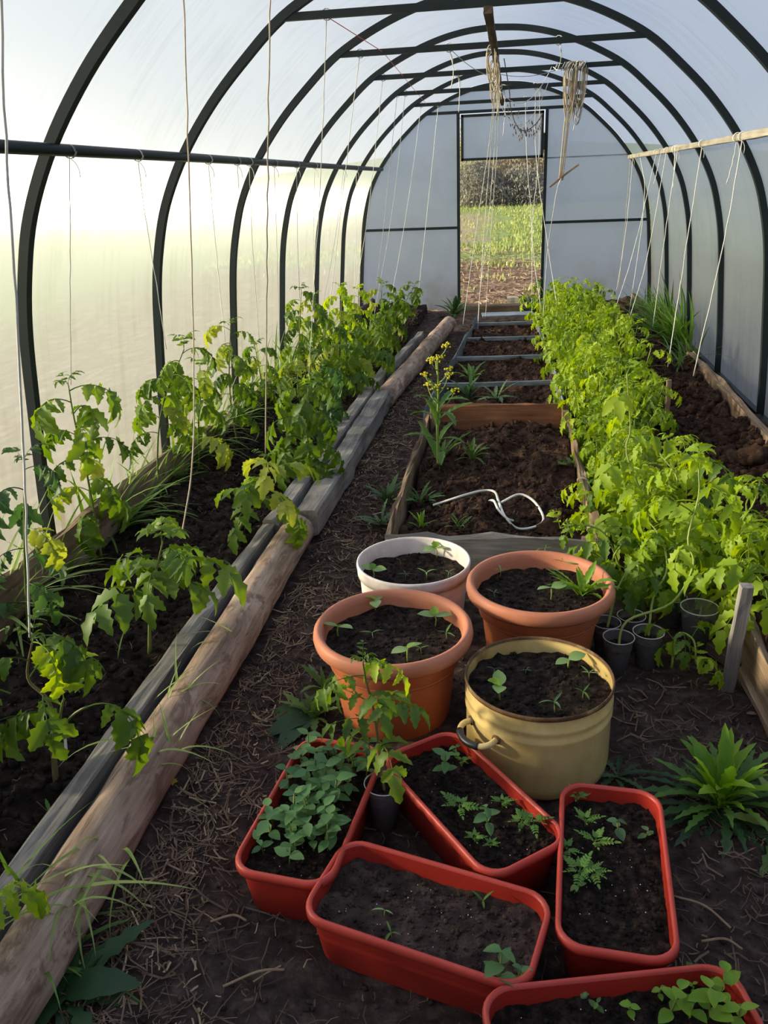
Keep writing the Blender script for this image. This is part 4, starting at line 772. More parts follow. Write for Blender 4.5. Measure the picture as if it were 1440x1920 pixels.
# dense seedling mass between the box and the cloddy bed
random.seed(5); RS = np.random.RandomState(5); cnt = 0
yy = 2.62
def mass_label(x, y):
    c = 'on the box side' if x < 0.5 else 'in the middle' if x < 0.6 else 'on the clod side'
    s = [s_ for lim, s_ in ((3.2, 'level with the white cord'), (3.95, 'level with the reddish board'), (4.7, 'level with the first strip'), (5.4, 'level with the second strip'), (6.1, 'level with the third strip'), (6.8, 'level with the last strip'), (9, 'nearest the doorway')) if y < lim][0]
    return 'leggy tomato seedling %s of the dense mass, %s' % (c, s)
while yy < 7.55:
    for xx in (0.46, 0.56, 0.66):
        x = xx+RS.uniform(-0.04, 0.04)+0.02*(yy-4)/3+(0.06 if yy < 3.9 and xx < 0.6 else 0); y = yy+RS.uniform(-0.05, 0.05); h = RS.uniform(0.22, 0.34)+0.05*np.clip((yy-3.2)/1.5, 0, 1)
        if yy < 3.5:
            h *= 0.85
            if xx > 0.6: continue
        dx, dy = RS.normal(0.02, 0.06), RS.normal(0, 0.05)-0.02
        plant('tomato_seedling', mass_label(xx, yy), (x, y, float(floor_z(np.array([x]), np.array([y]))[0])), [(dx*0.4, dy*0.4, h*0.5), (dx, dy, h)], 9, POOL_YOUNG, 'tomato_bright', 1000+cnt, 1.0, 0.75, t0=0.35, stem='stem_pale', r0=0.003, r1=0.0016, top=2, group='dense tomato seedlings', stem_n=4, hot='tomato'); cnt += 1
    yy += 0.115
# fringe at the far end next to the box and by the doorway
for k, (x, y, h, lb) in enumerate([(0.38, 7.3, 0.34, 'dark green seedling clump nearest the doorway sill'), (0.30, 6.9, 0.28, 'seedling leaning over the far strips of the box'), (0.36, 6.4, 0.3, 'seedling hanging over the third strip of the box'), (0.40, 5.4, 0.3, 'seedling pressed against the second strip of the box'), (0.40, 4.5, 0.3, 'seedling hanging into the box behind the reddish board'), (0.75, 5.6, 0.33, 'seedling leaning out towards the cloddy bed'), (0.78, 4.9, 0.36, 'seedling arching over the dark board'), (0.77, 4.3, 0.35, 'seedling arching beside the brown upright stake'), (0.76, 6.6, 0.34, 'seedling at the far edge of the dark board'), (0.74, 3.7, 0.3, 'seedling bending over the brown board')]):
    plant('tomato_seedling', lb, (x, y, 0.03), [(0.02, 0, h*0.5), (0.05*(1 if x > 0.6 else -1), -0.02, h)], 8, POOL_YOUNG, 'tomato_bright' if k else 'tomato', 2000+k, 1.15, 0.8, t0=0.3, stem='stem_pale', r0=0.003, top=2, cat='tomato plant', hot='tomato')
# leggy seedlings sprawling out of their cups
def cupx(px, py, lb, s=1.0, z=0.0, tilt=(0, 0), fill=0.72, seed=0):
    p = at(px, py, Z=0.098*s); return (p[0], p[1], cup(lb, p[0], p[1], 0.004, s, fill, tilt, seed))
sprawl = []
def sprawler(label, b, pix, seed, n=7, m='tomato_bright', pool=POOL_YOUNG, s0=1.1, s1=0.8, t0=0.35, hot='tomato', r0=0.0038):
    """pix: way-points (px, py, Y) of the stem"""
    b = np.array(b, float); pts = [at(px, py, Y=Y)-b for px, py, Y in pix]
    return plant('tomato_seedling', label, b, pts, n, pool, m, seed, s0, s1, t0=t0, stem='stem_pale', r0=r0, r1=0.002, top=2, hot=hot)
c1 = cupx(1160, 1196, 'clear plastic cup of soil, nearest of the cups beside the far terracotta pot', 1.05, seed=1)
sprawler('leggy seedling with a long bare stem curving out of the nearest cup', c1, [(1175, 1165, 1.92), (1260, 1130, 1.98), (1300, 1060, 2.02), (1290, 1010, 2.05), (1310, 930, 2.1), (1310, 880, 2.1)], 3001, 5, t0=0.62, s0=1.2, s1=1.1)
c2 = cupx(1216, 1186, 'clear plastic cup of soil right of the nearest cup', 1.05, seed=2)
sprawler('leggy seedling bending back out of the second cup', c2, [(1225, 1120, 2.02), (1250, 1070, 2.06), (1240, 1010, 2.15), (1200, 960, 2.2)], 3002, 6, t0=0.45)
c3 = cupx(1137, 1168, 'clear plastic cup half hidden behind the far terracotta pot rim', 1.0, seed=3)
sprawler('seedling arching up from the cup behind the terracotta rim', c3, [(1160, 1100, 2.05), (1200, 1050, 2.1), (1260, 1040, 2.15)], 3003, 6, t0=0.45)
c4 = cupx(1184, 1156, 'clear plastic cup behind the two nearest cups', 1.0, seed=4)
sprawler('seedling leaning right from the cup behind the nearest two', c4, [(1205, 1090, 2.12), (1245, 1050, 2.15), (1290, 1000, 2.2)], 3004, 6, t0=0.4)
c5 = cupx(1312, 1140, 'dark larger cup under the sprawling seedlings by the stake', 1.3, seed=5, fill=0.6)
sprawler('seedling spreading right over the board from the larger cup', c5, [(1330, 1080, 2.2), (1370, 1010, 2.2), (1420, 985, 2.2)], 3005, 8, t0=0.3, s0=1.3, s1=1.2)
c6 = cupx(1262, 1120, 'clear plastic cup hidden under foliage behind the larger cup', 1.0, seed=6)
sprawler('seedling rising from the cup hidden under foliage', c6, [(1275, 1050, 2.25), (1270, 980, 2.3), (1250, 930, 2.35)], 3006, 8, t0=0.3, s0=1.2)
spr = [('tall bare-stemmed seedling standing over the brown board', (0.68, 2.5), [(1180, 870, 2.55), (1182, 800, 2.6), (1175, 700, 2.6)], 7, 0.35),
       ('seedling with drooping tip over the cloddy soil', (0.72, 2.55), [(1240, 960, 2.6), (1270, 900, 2.7), (1235, 845, 2.75), (1265, 835, 2.8)], 6, 0.4),
       ('seedling with its crown raised before the clods', (0.70, 2.25), [(1310, 960, 2.3), (1312, 900, 2.35), (1306, 862, 2.35)], 6, 0.5),
       ('seedling reaching to the right picture edge', (0.78, 2.15), [(1370, 1010, 2.2), (1410, 950, 2.25), (1425, 905, 2.25)], 8, 0.3),
       ('bushy seedling at the right picture edge', (0.92, 2.3), [(1400, 960, 2.35), (1420, 920, 2.35)], 9, 0.25),
       ('seedling with broad leaves at the right edge above the stake', (0.86, 2.0), [(1400, 1040, 2.0), (1430, 1010, 2.0)], 8, 0.3),
       ('seedling hanging over the pale right board', (0.80, 1.95), [(1390, 1060, 1.95), (1435, 1075, 1.92)], 7, 0.35),
       ('seedling lying over the front corner of the framed box', (0.50, 2.32), [(1140, 1010, 2.32), (1100, 985, 2.3), (1050, 990, 2.25)], 5, 0.4),
       ('seedling beside the pale side board of the box', (0.56, 2.45), [(1185, 960, 2.45), (1180, 900, 2.5)], 6, 0.3),
       ('seedling between the box and the sprawling stems', (0.58, 2.4), [(1200, 960, 2.45), (1210, 900, 2.5)], 8, 0.3),
       ('dark seedling low behind the far terracotta pot', (0.50, 2.15), [(1150, 1060, 2.15), (1165, 1020, 2.15)], 7, 0.3),
       ('dark seedling low in the middle of the sprawl', (0.60, 2.15), [(1240, 1060, 2.15), (1250, 1030, 2.15)], 8, 0.25),
       ('seedling spreading above the dark larger cup', (0.68, 2.2), [(1310, 1050, 2.2), (1330, 1000, 2.25)], 8, 0.3),
       ('small seedling with rounded leaflets trailing on the bare ground', (0.56, 1.88), [(1270, 1190, 1.9), (1300, 1200, 1.88), (1305, 1245, 1.85)], 5, 0.35),
       ('seedling lying out over the clods from the brown board', (0.74, 2.75), [(1290, 900, 2.8), (1300, 880, 2.85)], 6, 0.3)]
for k, (lb, (x, y), pix, n, t0) in enumerate(spr):
    sprawler(lb, (x, y, 0.04), pix, 3100+k, n, 'tomato_bright' if k not in (10, 11) else 'tomato', POOL_SOFT if k % 2 == 0 else POOL_YOUNG, 0.95, 0.8, t0)
# plant in the cup among the planters
zc = cup('clear plastic cup wedged between the red planters, tomato plant in it', -0.087, 1.278, 0.004, 1.03, 0.86, (0.05, 0), 9)
pb = np.array([-0.083, 1.281, zc]); Yc = 1.29
plant('tomato_plant', 'young tomato plant growing from the cup among the red planters', pb, [at(712, 1420, Y=Yc)-pb, at(703, 1345, Y=Yc)-pb, at(685, 1270, Y=Yc)-pb, at(680, 1240, Y=Yc)-pb], 10, POOL_SOFT, 'tomato', 43, 0.72, 0.5, t0=0.34, stem='stem_brown', r0=0.0032, r1=0.0018, top=4, hot='tomato_bright')
# ------------------------------------------------------------------ seedlings in pots and planters
def simple_plant(name, label, cat, base, build, group=None, rotz=0.0, s=1.0):
    """build: list of (part name, MB or mesh, material)"""
    t = thing(name, label, cat, base, rotz, group); t.scale = (s, s, s)
    for nm, mb, m in build: obj(nm, mb, m, t)
    return t
def one_leaf(L, W, **kw):
    mb = MB(); leaflet(mb, (0, 0, 0), (1, 0, 0), L, W, **kw); return mb.data('leaf')
LEAF_COTY = [one_leaf(0.032, 0.022, teeth=0, fold=0.12, curl=c, n=6, shape=0.85) for c in (0.3, 0.5, 0.15)]
LEAF_TRUE = [one_leaf(0.024, 0.021, teeth=0.16, fold=0.3, curl=c, n=7, shape=0.7) for c in (0.3, 0.6)]
LEAF_OVATE = [one_leaf(0.024, 0.0155, teeth=0.0, fold=f, curl=c, n=6, shape=0.75) for f, c in ((0.25, 0.3), (0.4, 0.6), (0.15, 0.1))]
LEAF_LANCE = [one_leaf(0.05, 0.009, teeth=0.0, fold=0.4, curl=c, n=6, shape=0.8) for c in (0.4, 0.8)]
def cucumber(label, x, y, z, seed, true=True, s=1.0, az=None):
    random.seed(seed); az = random.uniform(0, 6.28) if az is None else az; h = random.uniform(0.018, 0.030); t = thing('cucumber_seedling', label, 'seedling', (x, y, z), az, 'cucumber seedlings'); t.scale = (s, s, s)
    mb = MB(); mb.add(*tube([(0, 0, -0.01), (0.002, 0.001, h*0.5), (0, 0, h)], 0.0016, 5)); obj('stem', mb, 'stem_pale', t)
    for k in (0, 1): put_leaf(t, LEAF_COTY[k], 'cuke', (0, 0, h), k*math.pi+random.uniform(-0.3, 0.3), random.uniform(-0.5, -0.1), random.uniform(0.95, 1.15), 'cotyledon')
    if true: put_leaf(t, random.choice(LEAF_TRUE), 'weed_bright', (0, 0, h+0.002), 1.6+random.uniform(-0.4, 0.4), -0.7, random.uniform(0.7, 1.1))
    return t
for k, (px, py, z, lb, tr) in enumerate([
    (635, 1192, T1, 'cucumber seedling nearest the left rim of the near terracotta pot', 1), (704, 1145, T1, 'cucumber seedling at the back of the near terracotta pot', 1), (816, 1170, T1, 'cucumber seedling at the right rim of the near terracotta pot', 1), (765, 1240, T1, 'cucumber seedling at the front of the near terracotta pot', 1),
    (1057, 1068, T2, 'cucumber seedling beside the leafy weed in the far terracotta pot', 1), (1033, 1125, T2, 'pale cucumber seedling in the middle of the far terracotta pot', 0),
    (700, 1085, WB, 'cucumber seedling at the front left of the white bucket', 1), (818, 1045, WB, 'cucumber seedling at the back right of the white bucket', 1),
    (1066, 1254, YP, 'cucumber seedling at the back of the cream stock pot', 0), (937, 1312, YP, 'cucumber seedling at the left of the cream stock pot', 1)]):
    p = at(px, py, Z=z); cucumber(lb, p[0], p[1], z, 50+k, tr, 1.2)
def sprout(label, px, py, z, seed, n=3, s=1.0, m='weed_blue', group='tiny sprouts in the pots'):
    random.seed(seed); p = at(px, py, Z=z); t = thing('sprout', label, 'sprout', (p[0], p[1], z), random.uniform(0, 6.28), group); h = 0.012*s; mb = MB(); mb.add(*tube([(0, 0, -0.006), (0.001, 0, h*0.5), (0.002, 0, h)], 0.0007, 4)); obj('stem', mb, 'stem_pale', t)
    for k in range(n): put_leaf(t, random.choice(LEAF_LANCE), m, (0.002, 0, h), k*6.28/n+random.uniform(-0.4, 0.4), random.uniform(-0.8, -0.2), 0.36*s*random.uniform(0.7, 1.2))
for k, (px, py, z, w_) in enumerate([(735, 1030, WB, 'back left of the white bucket'), (760, 1085, WB, 'middle of the white bucket'), (800, 1085, WB, 'right of the middle in the white bucket'), (840, 1082, WB, 'right rim of the white bucket'), (752, 1060, WB, 'centre of the white bucket'), (990, 1058, T2, 'back of the far terracotta pot'), (938, 1080, T2, 'left part of the far terracotta pot'), (928, 1122, T2, 'front left of the far terracotta pot'), (1022, 1040, T2, 'back rim of the far terracotta pot'), (838, 1200, T1, 'right rim of the near terracotta pot'), (790, 1225, T1, 'front right of the near terracotta pot'), (700, 1200, T1, 'left of the middle in the near terracotta pot'), (1105, 1275, YP, 'right rim of the cream stock pot'), (1092, 1310, YP, 'front right of the cream stock pot'), (1040, 1332, YP, 'front rim of the cream stock pot'), (925, 1268, YP, 'left back of the cream stock pot'), (985, 1265, YP, 'middle of the cream stock pot'), (720, 1720, ZP3, 'left of the bare red planter'), (925, 1668, ZP3, 'back corner of the bare red planter'), (735, 1762, ZP3, 'front edge of the bare red planter'), (905, 1700, ZP3, 'right of the bare red planter')]):
    sprout('tiny green sprout at the '+w_, px, py, z, 200+k, random.choice((2, 3, 3, 4)), random.uniform(0.9, 1.7), random.choice(('weed_blue', 'weed', 'cuke')))
def ovate(label, x, y, z, seed, s=1.0, tiers=3, m='orach', group='ovate seedlings', parent=None):
    random.seed(seed); t = thing('ovate_seedling', label, 'seedling', (x, y, z), random.uniform(0, 6.28), group); t.scale = (s, s, s); h = 0.016*tiers; dx, dy = random.uniform(-0.008, 0.008), random.uniform(-0.008, 0.008)
    mb = MB(); mb.add(*tube([(0, 0, -0.008), (dx*0.5, dy*0.5, h*0.5), (dx, dy, h)], 0.0012, 4)); obj('stem', mb, 'stem', t)
    for q in range(tiers):
        u = (q+1)/tiers; a = q*1.57+random.uniform(-0.3, 0.3)
        for k in (0, 1): put_leaf(t, random.choice(LEAF_OVATE), m, (dx*u, dy*u, h*u), a+k*math.pi, random.uniform(-0.55, 0.25), random.uniform(0.8, 1.25)*(1.1-0.25*u))
    return t
# planter 1: a crowd
R_ = np.random.RandomState(9); L, W, H = PL; n = 0; tries = 0; used = []
while n < 34 and tries < 4000:
    tries += 1; u = R_.uniform(-L/2+0.05, L/2-0.025); v = R_.uniform(-W/2+0.025, W/2-0.025)
    if any((u-a)**2+(v-b)**2 < 0.021**2 for a, b in used): continue
    if u < -0.09 and R_.rand() < 0.5: continue
    used.append((u, v)); a = math.radians(83.5); x = -0.205+u*math.cos(a)-v*math.sin(a); y = 1.205+u*math.sin(a)+v*math.cos(a)
    ovate('blue-green ovate-leaved seedling in the leftmost red planter, %s, %s' % ('far end' if u > 0.06 else 'middle' if u > -0.05 else 'near end', 'log side' if v > 0 else 'inner side'), x, y, ZP1, 300+n, R_.uniform(1.05, 1.5), int(R_.choice([2, 3, 3])), group='crowded seedlings in the leftmost planter'); n += 1
for k, (px, py, z, s, ti, lb, m) in enumerate([(915, 1555, ZP2, 1.15, 3, 'ovate seedling in the middle of the slanting planter', 'orach'), (835, 1455, ZP2, 1.2, 3, 'ovate seedling at the back left of the slanting planter', 'orach'), (855, 1420, ZP2, 0.7, 2, 'small ovate seedling at the back corner of the slanting planter', 'orach'),
      (1160, 1565, ZP4, 1.1, 2, 'round-leaved seedling in the middle of the marigold planter', 'weed_blue'), (1210, 1572, ZP4, 0.7, 2, 'small round-leaved seedling at the right rim of the marigold planter', 'weed_blue'), (1076, 1675, ZP4, 0.8, 1, 'single pale leaf pair below the marigold cluster', 'cuke'),
      (935, 1852, ZP5, 1.5, 3, 'tall ovate seedling at the left corner of the nearest planter', 'orach'), (968, 1842, ZP5, 0.8, 2, 'small ovate seedling beside the tall one in the nearest planter', 'orach'), (1345, 1880, ZP5, 1.2, 3, 'ovate seedling at the right end of the nearest planter', 'weed_bright'), (1330, 1912, ZP5, 1.4, 3, 'bright ovate seedling low at the right of the nearest planter', 'weed_bright'), (1250, 1915, ZP5, 1.3, 3, 'bright ovate seedling at the lower edge of the nearest planter', 'weed_bright'), (1385, 1925, ZP5, 1.3, 2, 'bright ovate seedling at the lower right corner of the nearest planter', 'weed_bright'), (1290, 1915, ZP5, 1.2, 2, 'bright ovate seedling cut by the lower picture edge', 'weed_bright'),
      (1235, 1870, ZP5, 0.6, 2, 'tiny bright seedling left of the bright cluster', 'weed_bright'), (1225, 1840, ZP5, 0.5, 2, 'tiny bright seedling above the bright cluster', 'weed_bright'), (1300, 1862, ZP5, 0.5, 2, 'tiny bright seedling between the larger ones of the nearest planter', 'weed_bright'), (1180, 1900, ZP5, 0.7, 2, 'small seedling at the lower edge left of the bright cluster', 'weed_bright'), (1115, 1895, ZP5, 0.5, 2, 'tiny seedling at the lower edge in the middle of the nearest planter', 'weed'), (1295, 1825, ZP5, 0.5, 2, 'tiny sprout near the back rim of the nearest planter', 'weed')]):
    p = at(px, py, Z=z); ovate(lb, p[0], p[1], z, 400+k, s, ti, m)
def feather(seed):
    """pinnate marigold leaf"""
    R = np.random.RandomState(seed); mb = MB(); pts = np.array([(0.03*t, 0, 0.016*t-0.018*t*t) for t in np.linspace(0, 1, 6)]); mb.add(*tube(pts, 0.0006, 3, False))
    for k in range(4):
        t = 0.35+0.17*k; p = np.array([0.03*t, 0, 0.016*t-0.018*t*t])
        for sg in (-1, 1): leaflet(mb, p, (0.6, sg*0.8, 0.1), 0.0115*(1-0.1*k), 0.0048, 0.15, 0.2, 0.3, 5)
    leaflet(mb, pts[-1], (1, 0, -0.1), 0.012, 0.0055, 0.15, 0.2, 0.3, 5); return mb.data('marigold_leaf')
FEATHER = [feather(s) for s in (1, 2)]
for k, (px, py, z, s, lb) in enumerate([(1082, 1502, ZP4, 0.75, 'small marigold seedling at the back of the upright planter'), (1097, 1550, ZP4, 0.9, 'marigold seedling, second from the back of the upright planter'), (1115, 1592, ZP4, 1.05, 'marigold seedling with long feathery leaves in the upright planter'), (1062, 1602, ZP4, 0.8, 'marigold seedling against the left rim of the upright planter'), (1085, 1650, ZP4, 1.15, 'largest marigold seedling in the upright planter'), (1110, 1645, ZP4, 0.9, 'marigold seedling right of the largest one'), (862, 1525, ZP2, 1.1, 'marigold seedling left of the ovate one in the slanting planter'), (890, 1580, ZP2, 0.7, 'small marigold seedling low in the slanting planter'), (1000, 1555, ZP2, 1.1, 'marigold seedling in the near corner of the slanting planter'), (978, 1552, ZP2, 0.9, 'marigold seedling beside the one in the near corner'), (942, 1513, ZP2, 0.7, 'small marigold seedling behind the ovate one of the slanting planter'), (920, 1590, ZP2, 0.5, 'tiny marigold seedling near the front rim of the slanting planter'), (865, 1435, ZP2, 0.6, 'small marigold seedling at the back rim of the slanting planter')]):
    random.seed(500+k); p = at(px, py, Z=z); t = thing('marigold_seedling', lb, 'seedling', (p[0], p[1], z), 0, 'marigold seedlings'); h = 0.018*s; mb = MB(); mb.add(*tube([(0, 0, -0.006), (0, 0, h*0.6), (0, 0.001, h)], 0.0011, 4)); obj('stem', mb, 'stem', t)
    for q in range(7): put_leaf(t, random.choice(FEATHER), 'marigold', (0, 0, h*(0.6+0.4*(q/6))), q*2.4+random.uniform(-0.3, 0.3), random.uniform(-0.7, 0.0), s*random.uniform(0.8, 1.15)*(1.0-0.06*q))
# ------------------------------------------------------------------ weeds and grass
def long_leaf(L, W, teeth, fold, a0, curl, n=10, shape=0.9):
    mb = MB(); leaflet(mb, (0, 0, 0), (math.cos(a0), 0, math.sin(a0)), L, W, teeth, fold, curl, n, shape=shape); return mb.data('leaf')
LL_UP = [long_leaf(0.16, 0.027, 0.14, 0.45, 1.15, c, 13, 1.25) for c in (0.5, 0.9, 1.2)]
LL_FLAT = [long_leaf(0.18, 0.030, 0.30, 0.2, 0.45, c, 13, 1.2) for c in (0.6, 0.9)]
LL_NARROW = [long_leaf(0.19, 0.019, 0.32, 0.35, 0.75, c, 15, 1.3) for c in (0.5, 0.8, 1.1)]
LL_BROAD = [long_leaf(0.16, 0.055, 0.06, 0.25, 0.5, c, 11, 0.9) for c in (0.6, 1.0)]
LL_BLADE = [long_leaf(0.25, 0.0105, 0, 0.3, 1.3, c, 8, 0.35) for c in (0.5, 1.0, 1.6)]+[long_leaf(0.25, 0.012, 0, 0.3, 1.0, 1.9, 9, 0.35)]
def rosette(name, label, cat, base, specs, seed, group=None):
    """specs: (pool, material, count, scale range, tilt range, azimuth range)"""
    random.seed(seed); t = thing(name, label, cat, base, 0, group)
    for pool, m, n, sr, tr, ar in specs:
        for k in range(n):
            az = ar[0]+(ar[1]-ar[0])*((k+random.uniform(-0.35, 0.35))/n); put_leaf(t, random.choice(pool), m, (random.uniform(-0.008, 0.008), random.uniform(-0.008, 0.008), 0), az, random.uniform(*tr), random.uniform(*sr))
    return t
A = (0, 6.283)
p = at(1352, 1515, Z=0.0); rosette('sow_thistle', 'big leaf rosette of upright bright leaves right of the upright planter', 'weed', (p[0], p[1], 0.0), [(LL_UP, 'weed_bright', 24, (0.65, 1.12), (-0.55, 0.0), A), (LL_NARROW, 'weed', 20, (0.6, 1.0), (-0.3, 0.2), A), (LL_NARROW, 'weed_dark', 36, (0.7, 1.15), (0.2, 0.65), A)], 601)
p = at(1450, 1560, Z=0.0); rosette('sow_thistle', 'leaf rosette at the right picture edge with a pale pointed leaf', 'weed', (p[0]+0.03, p[1], 0.0), [(LL_UP, 'grass_pale', 6, (0.7, 1.0), (0.2, 0.8), A), (LL_FLAT, 'weed', 6, (0.7, 1.0), (0.0, 0.3), A)], 602)
p = at(1085, 1120, Z=T2); rosette('sow_thistle', 'bright leafy weed growing in the far terracotta pot', 'weed', (p[0]+0.01, p[1]+0.01, T2), [(LL_UP, 'weed_bright', 14, (0.45, 0.75), (-0.25, 0.35), A), (LL_NARROW, 'weed_bright', 5, (0.50, 0.70), (-0.25, 0.0), (2.6, 3.6))], 603)
p = at(590, 1345, Z=0.0); rosette('dock', 'dark dock plant with drooping leaves left of the near terracotta pot', 'weed', (p[0], p[1], 0.0), [(LL_BROAD, 'weed_dark', 5, (0.7, 0.95), (-0.1, 0.3), (2.2, 4.6)), (LL_FLAT, 'weed', 10, (0.35, 0.6), (-0.6, 0.1), A), (LL_UP, 'weed', 8, (0.3, 0.55), (-0.3, 0.3), A)], 604)
p = at(645, 1300, Z=0.0); rosette('weed_clump', 'leafy weed clump between the near terracotta pot and the path', 'weed', (p[0]-0.05, p[1], 0.0), [(LL_UP, 'weed', 9, (0.35, 0.6), (-0.3, 0.3), A), (LL_FLAT, 'weed_blue', 5, (0.4, 0.6), (-0.3, 0.2), A)], 605)
p = at(1140, 1455, Z=0.0); rosette('weed_clump', 'small dark weed at the foot of the cream stock pot', 'weed', (p[0]+0.02, p[1], 0.0), [(LL_FLAT, 'weed_dark', 9, (0.35, 0.5), (-0.2, 0.2), A)], 606)
p = at(95, 1500, Z=0.09); rosette('weed_rosette', 'small leaf rosette at the foot of the crooked tomato stem', 'weed', (p[0], p[1], lz(p[0], p[1])), [(LL_UP, 'weed', 8, (0.28, 0.42), (0.0, 0.7), A)], 607)
p = at(440, 1055, Z=0.09); rosette('weed_rosette', 'small leaf rosette beside the plank under the leaning tomato', 'weed', (p[0], p[1], lz(p[0], p[1])), [(LL_UP, 'weed', 7, (0.25, 0.4), (0.0, 0.5), A)], 608)
p = at(40, 1850, Z=0.0); rosette('dock', 'large dark dock plant in the lower left corner', 'weed', (-0.545, 0.85, 0.0), [(LL_BROAD, 'weed_dark', 7, (0.6, 0.95), (-0.35, 0.25), A), (LL_FLAT, 'weed_dark', 7, (0.7, 1.0), (-0.2, 0.2), A)], 609)
for k, (px, py, lb) in enumerate([(850, 590, 'dark leafy weed at the left end of the doorway sill'), (1000, 575, 'dark leafy weed at the right end of the doorway sill')]):
    p = at(px, py, Z=0.02); rosette('weed_clump', lb, 'weed', (p[0], min(p[1], 8.1), 0.0), [(LL_UP, 'weed_dark', 16, (0.9, 1.7), (-0.3, 0.4), A), (LL_FLAT, 'weed_dark', 8, (0.9, 1.3), (-0.3, 0.2), A)], 620+k)
# weeds in the framed box
def mz(x, y): return float(mid_z(np.array([x]), np.array([y]))[0])
p = at(883, 712, Z=0.1); rosette('sow_thistle', 'upright leafy weed between the first two cross strips', 'weed', (p[0], p[1], mz(p[0], p[1])), [(LL_UP, 'weed', 14, (0.6, 1.0), (-0.3, 0.4), A)], 630)
for k, (px, py, lb, m, n_, sc_) in enumerate([(880, 745, 'spreading weed just behind the reddish board', 'weed_blue', 10, 0.7), (930, 752, 'grey-green weed in the corner behind the reddish board', 'weed_blue', 9, 0.6), (830, 870, 'low weed at the foot of the yellow-flowered plant', 'weed', 10, 0.5), (790, 930, 'leafy weed at the path side of the box', 'weed', 12, 0.5), (725, 945, 'bluish weed outside the box beside the path', 'weed_blue', 12, 0.6), (715, 985, 'dark weed outside the box behind the white bucket', 'weed_blue', 9, 0.5), (885, 865, 'vetch-like weed in the middle of the box', 'weed', 9, 0.45), (860, 1003, 'small weed behind the front board of the box', 'weed', 6, 0.25), (790, 990, 'thin yellowish weed at the front corner of the box', 'weed_bright', 6, 0.3), (1075, 885, 'leafy weed inside the box against the pale side board', 'weed', 11, 0.45), (1070, 820, 'weed sprig beside the corner block of the reddish board', 'weed', 9, 0.4)]):
    p = at(px, py, Z=0.09 if px > 740 else 0.0); z = mz(p[0], p[1]) if px > 740 else 0.0
    rosette('weed_clump', lb, 'weed', (p[0], p[1], z), [(LL_FLAT if k % 2 else LL_UP, m, n_, (sc_*0.8, sc_*1.5), (-0.6, 0.2), A), (LL_NARROW, m, 5, (sc_*0.8, sc_*1.4), (-0.5, 0.3), A)], 640+k)
# yellow-flowered plant
b = at(822, 885, Z=0.09); b[2] = mz(b[0], b[1]); t = thing('mustard_plant', 'tall weed with yellow flower buds in the framed box', 'weed', b); random.seed(70)
st = spline([np.zeros(3), at(820, 800, Y=b[1])-b, at(822, 740, Y=b[1])-b, at(820, 672, Y=b[1]-0.03)-b], 6); mb = MB(); mb.add(*tube(st, np.linspace(0.007, 0.003, len(st)), 6)); obj('stem', mb, 'stem_pale', t)
for k in range(16):
    u = 0.06+0.62*k/15; i = int(u*(len(st)-1)); put_leaf(t, random.choice(LL_UP), 'weed', st[i], k*2.4, random.uniform(-0.1, 0.6), random.uniform(0.85, 1.25)*(1.2-0.6*u))
tips = []
for k in range(9):
    u = 0.55+0.45*k/8; i = min(len(st)-1, int(u*(len(st)-1))); az = k*2.4; l = 0.11*(1.25-u*0.75); e = st[i]+np.array([math.cos(az)*l*0.7, math.sin(az)*l*0.7, l*0.8]); mb = MB(); mb.add(*tube(bez(st[i], st[i]+np.array([math.cos(az)*l*0.55, math.sin(az)*l*0.55, l*0.25]), e, 5), 0.0022, 4)); obj('branch', mb, 'stem_pale', t); tips.append(e)
for e in tips+[st[-1]]:
    n = 14; c = np.array([e+np.array([random.gauss(0, 0.011), random.gauss(0, 0.011), random.gauss(0.006, 0.006)]) for _ in range(n)]); V = (ICO_V[None]*np.array([random.uniform(0.003, 0.0055) for _ in range(n)])[:, None, None]+c[:, None]).reshape(-1, 3); F = (ICO_F[None]+12*np.arange(n)[:, None, None]).reshape(-1, 3)
    obj('flower_head', npmesh('flower_head', V, F), 'yellow', t)
# grass
def tuft(label, x, y, z, n, s, m, seed, group=None, tl=(-0.3, 0.5), spread=0.03, az=A):
    random.seed(seed); t = thing('grass_tuft', label, 'grass', (x, y, z), 0, group)
    for k in range(n):
        o = put_leaf(t, random.choice(LL_BLADE), m, (random.gauss(0, spread), random.gauss(0, spread), -0.005), random.uniform(*az), random.uniform(*tl), s*random.uniform(0.5, 1.15), 'blade')
    return t
GL = [(1.9, 'grass tuft between the nearest board and wall at the left picture edge'), (2.15, 'grass tuft by the wall left of the nearest hoop foot'), (2.5, 'grass tuft by the wall right of the nearest hoop foot'), (2.75, 'grass tuft by the wall behind the tall drooping tomato'), (3.0, 'tall grass tuft by the wall before the second hoop'), (3.25, 'grass tuft at the foot of the second hoop'), (3.55, 'grass tuft by the wall right of the second hoop'), (3.9, 'grass tuft by the wall between second and third hoop'), (4.2, 'grass tuft at the foot of the third hoop'), (4.55, 'tall grass tuft right of the third hoop foot'), (4.85, 'tall grass tuft by the wall between third and fourth hoop'), (5.1, 'pale tall grass tuft before the fourth hoop'), (5.4, 'grass tuft at the foot of the fourth hoop'), (5.8, 'grass tuft by the wall past the fourth hoop'), (6.2, 'grass tuft by the wall near the fifth hoop')]
for k, (y, lb) in enumerate(GL): tuft(lb, -1.285, y, 0.05, 56, random.Random(k).uniform(1.1, 1.7)*(1.15 if y > 4 else 1.0), 'grass' if k % 3 else 'grass_pale', 700+k, 'grass along the glowing wall', spread=0.022, az=(-1.55, 1.55))
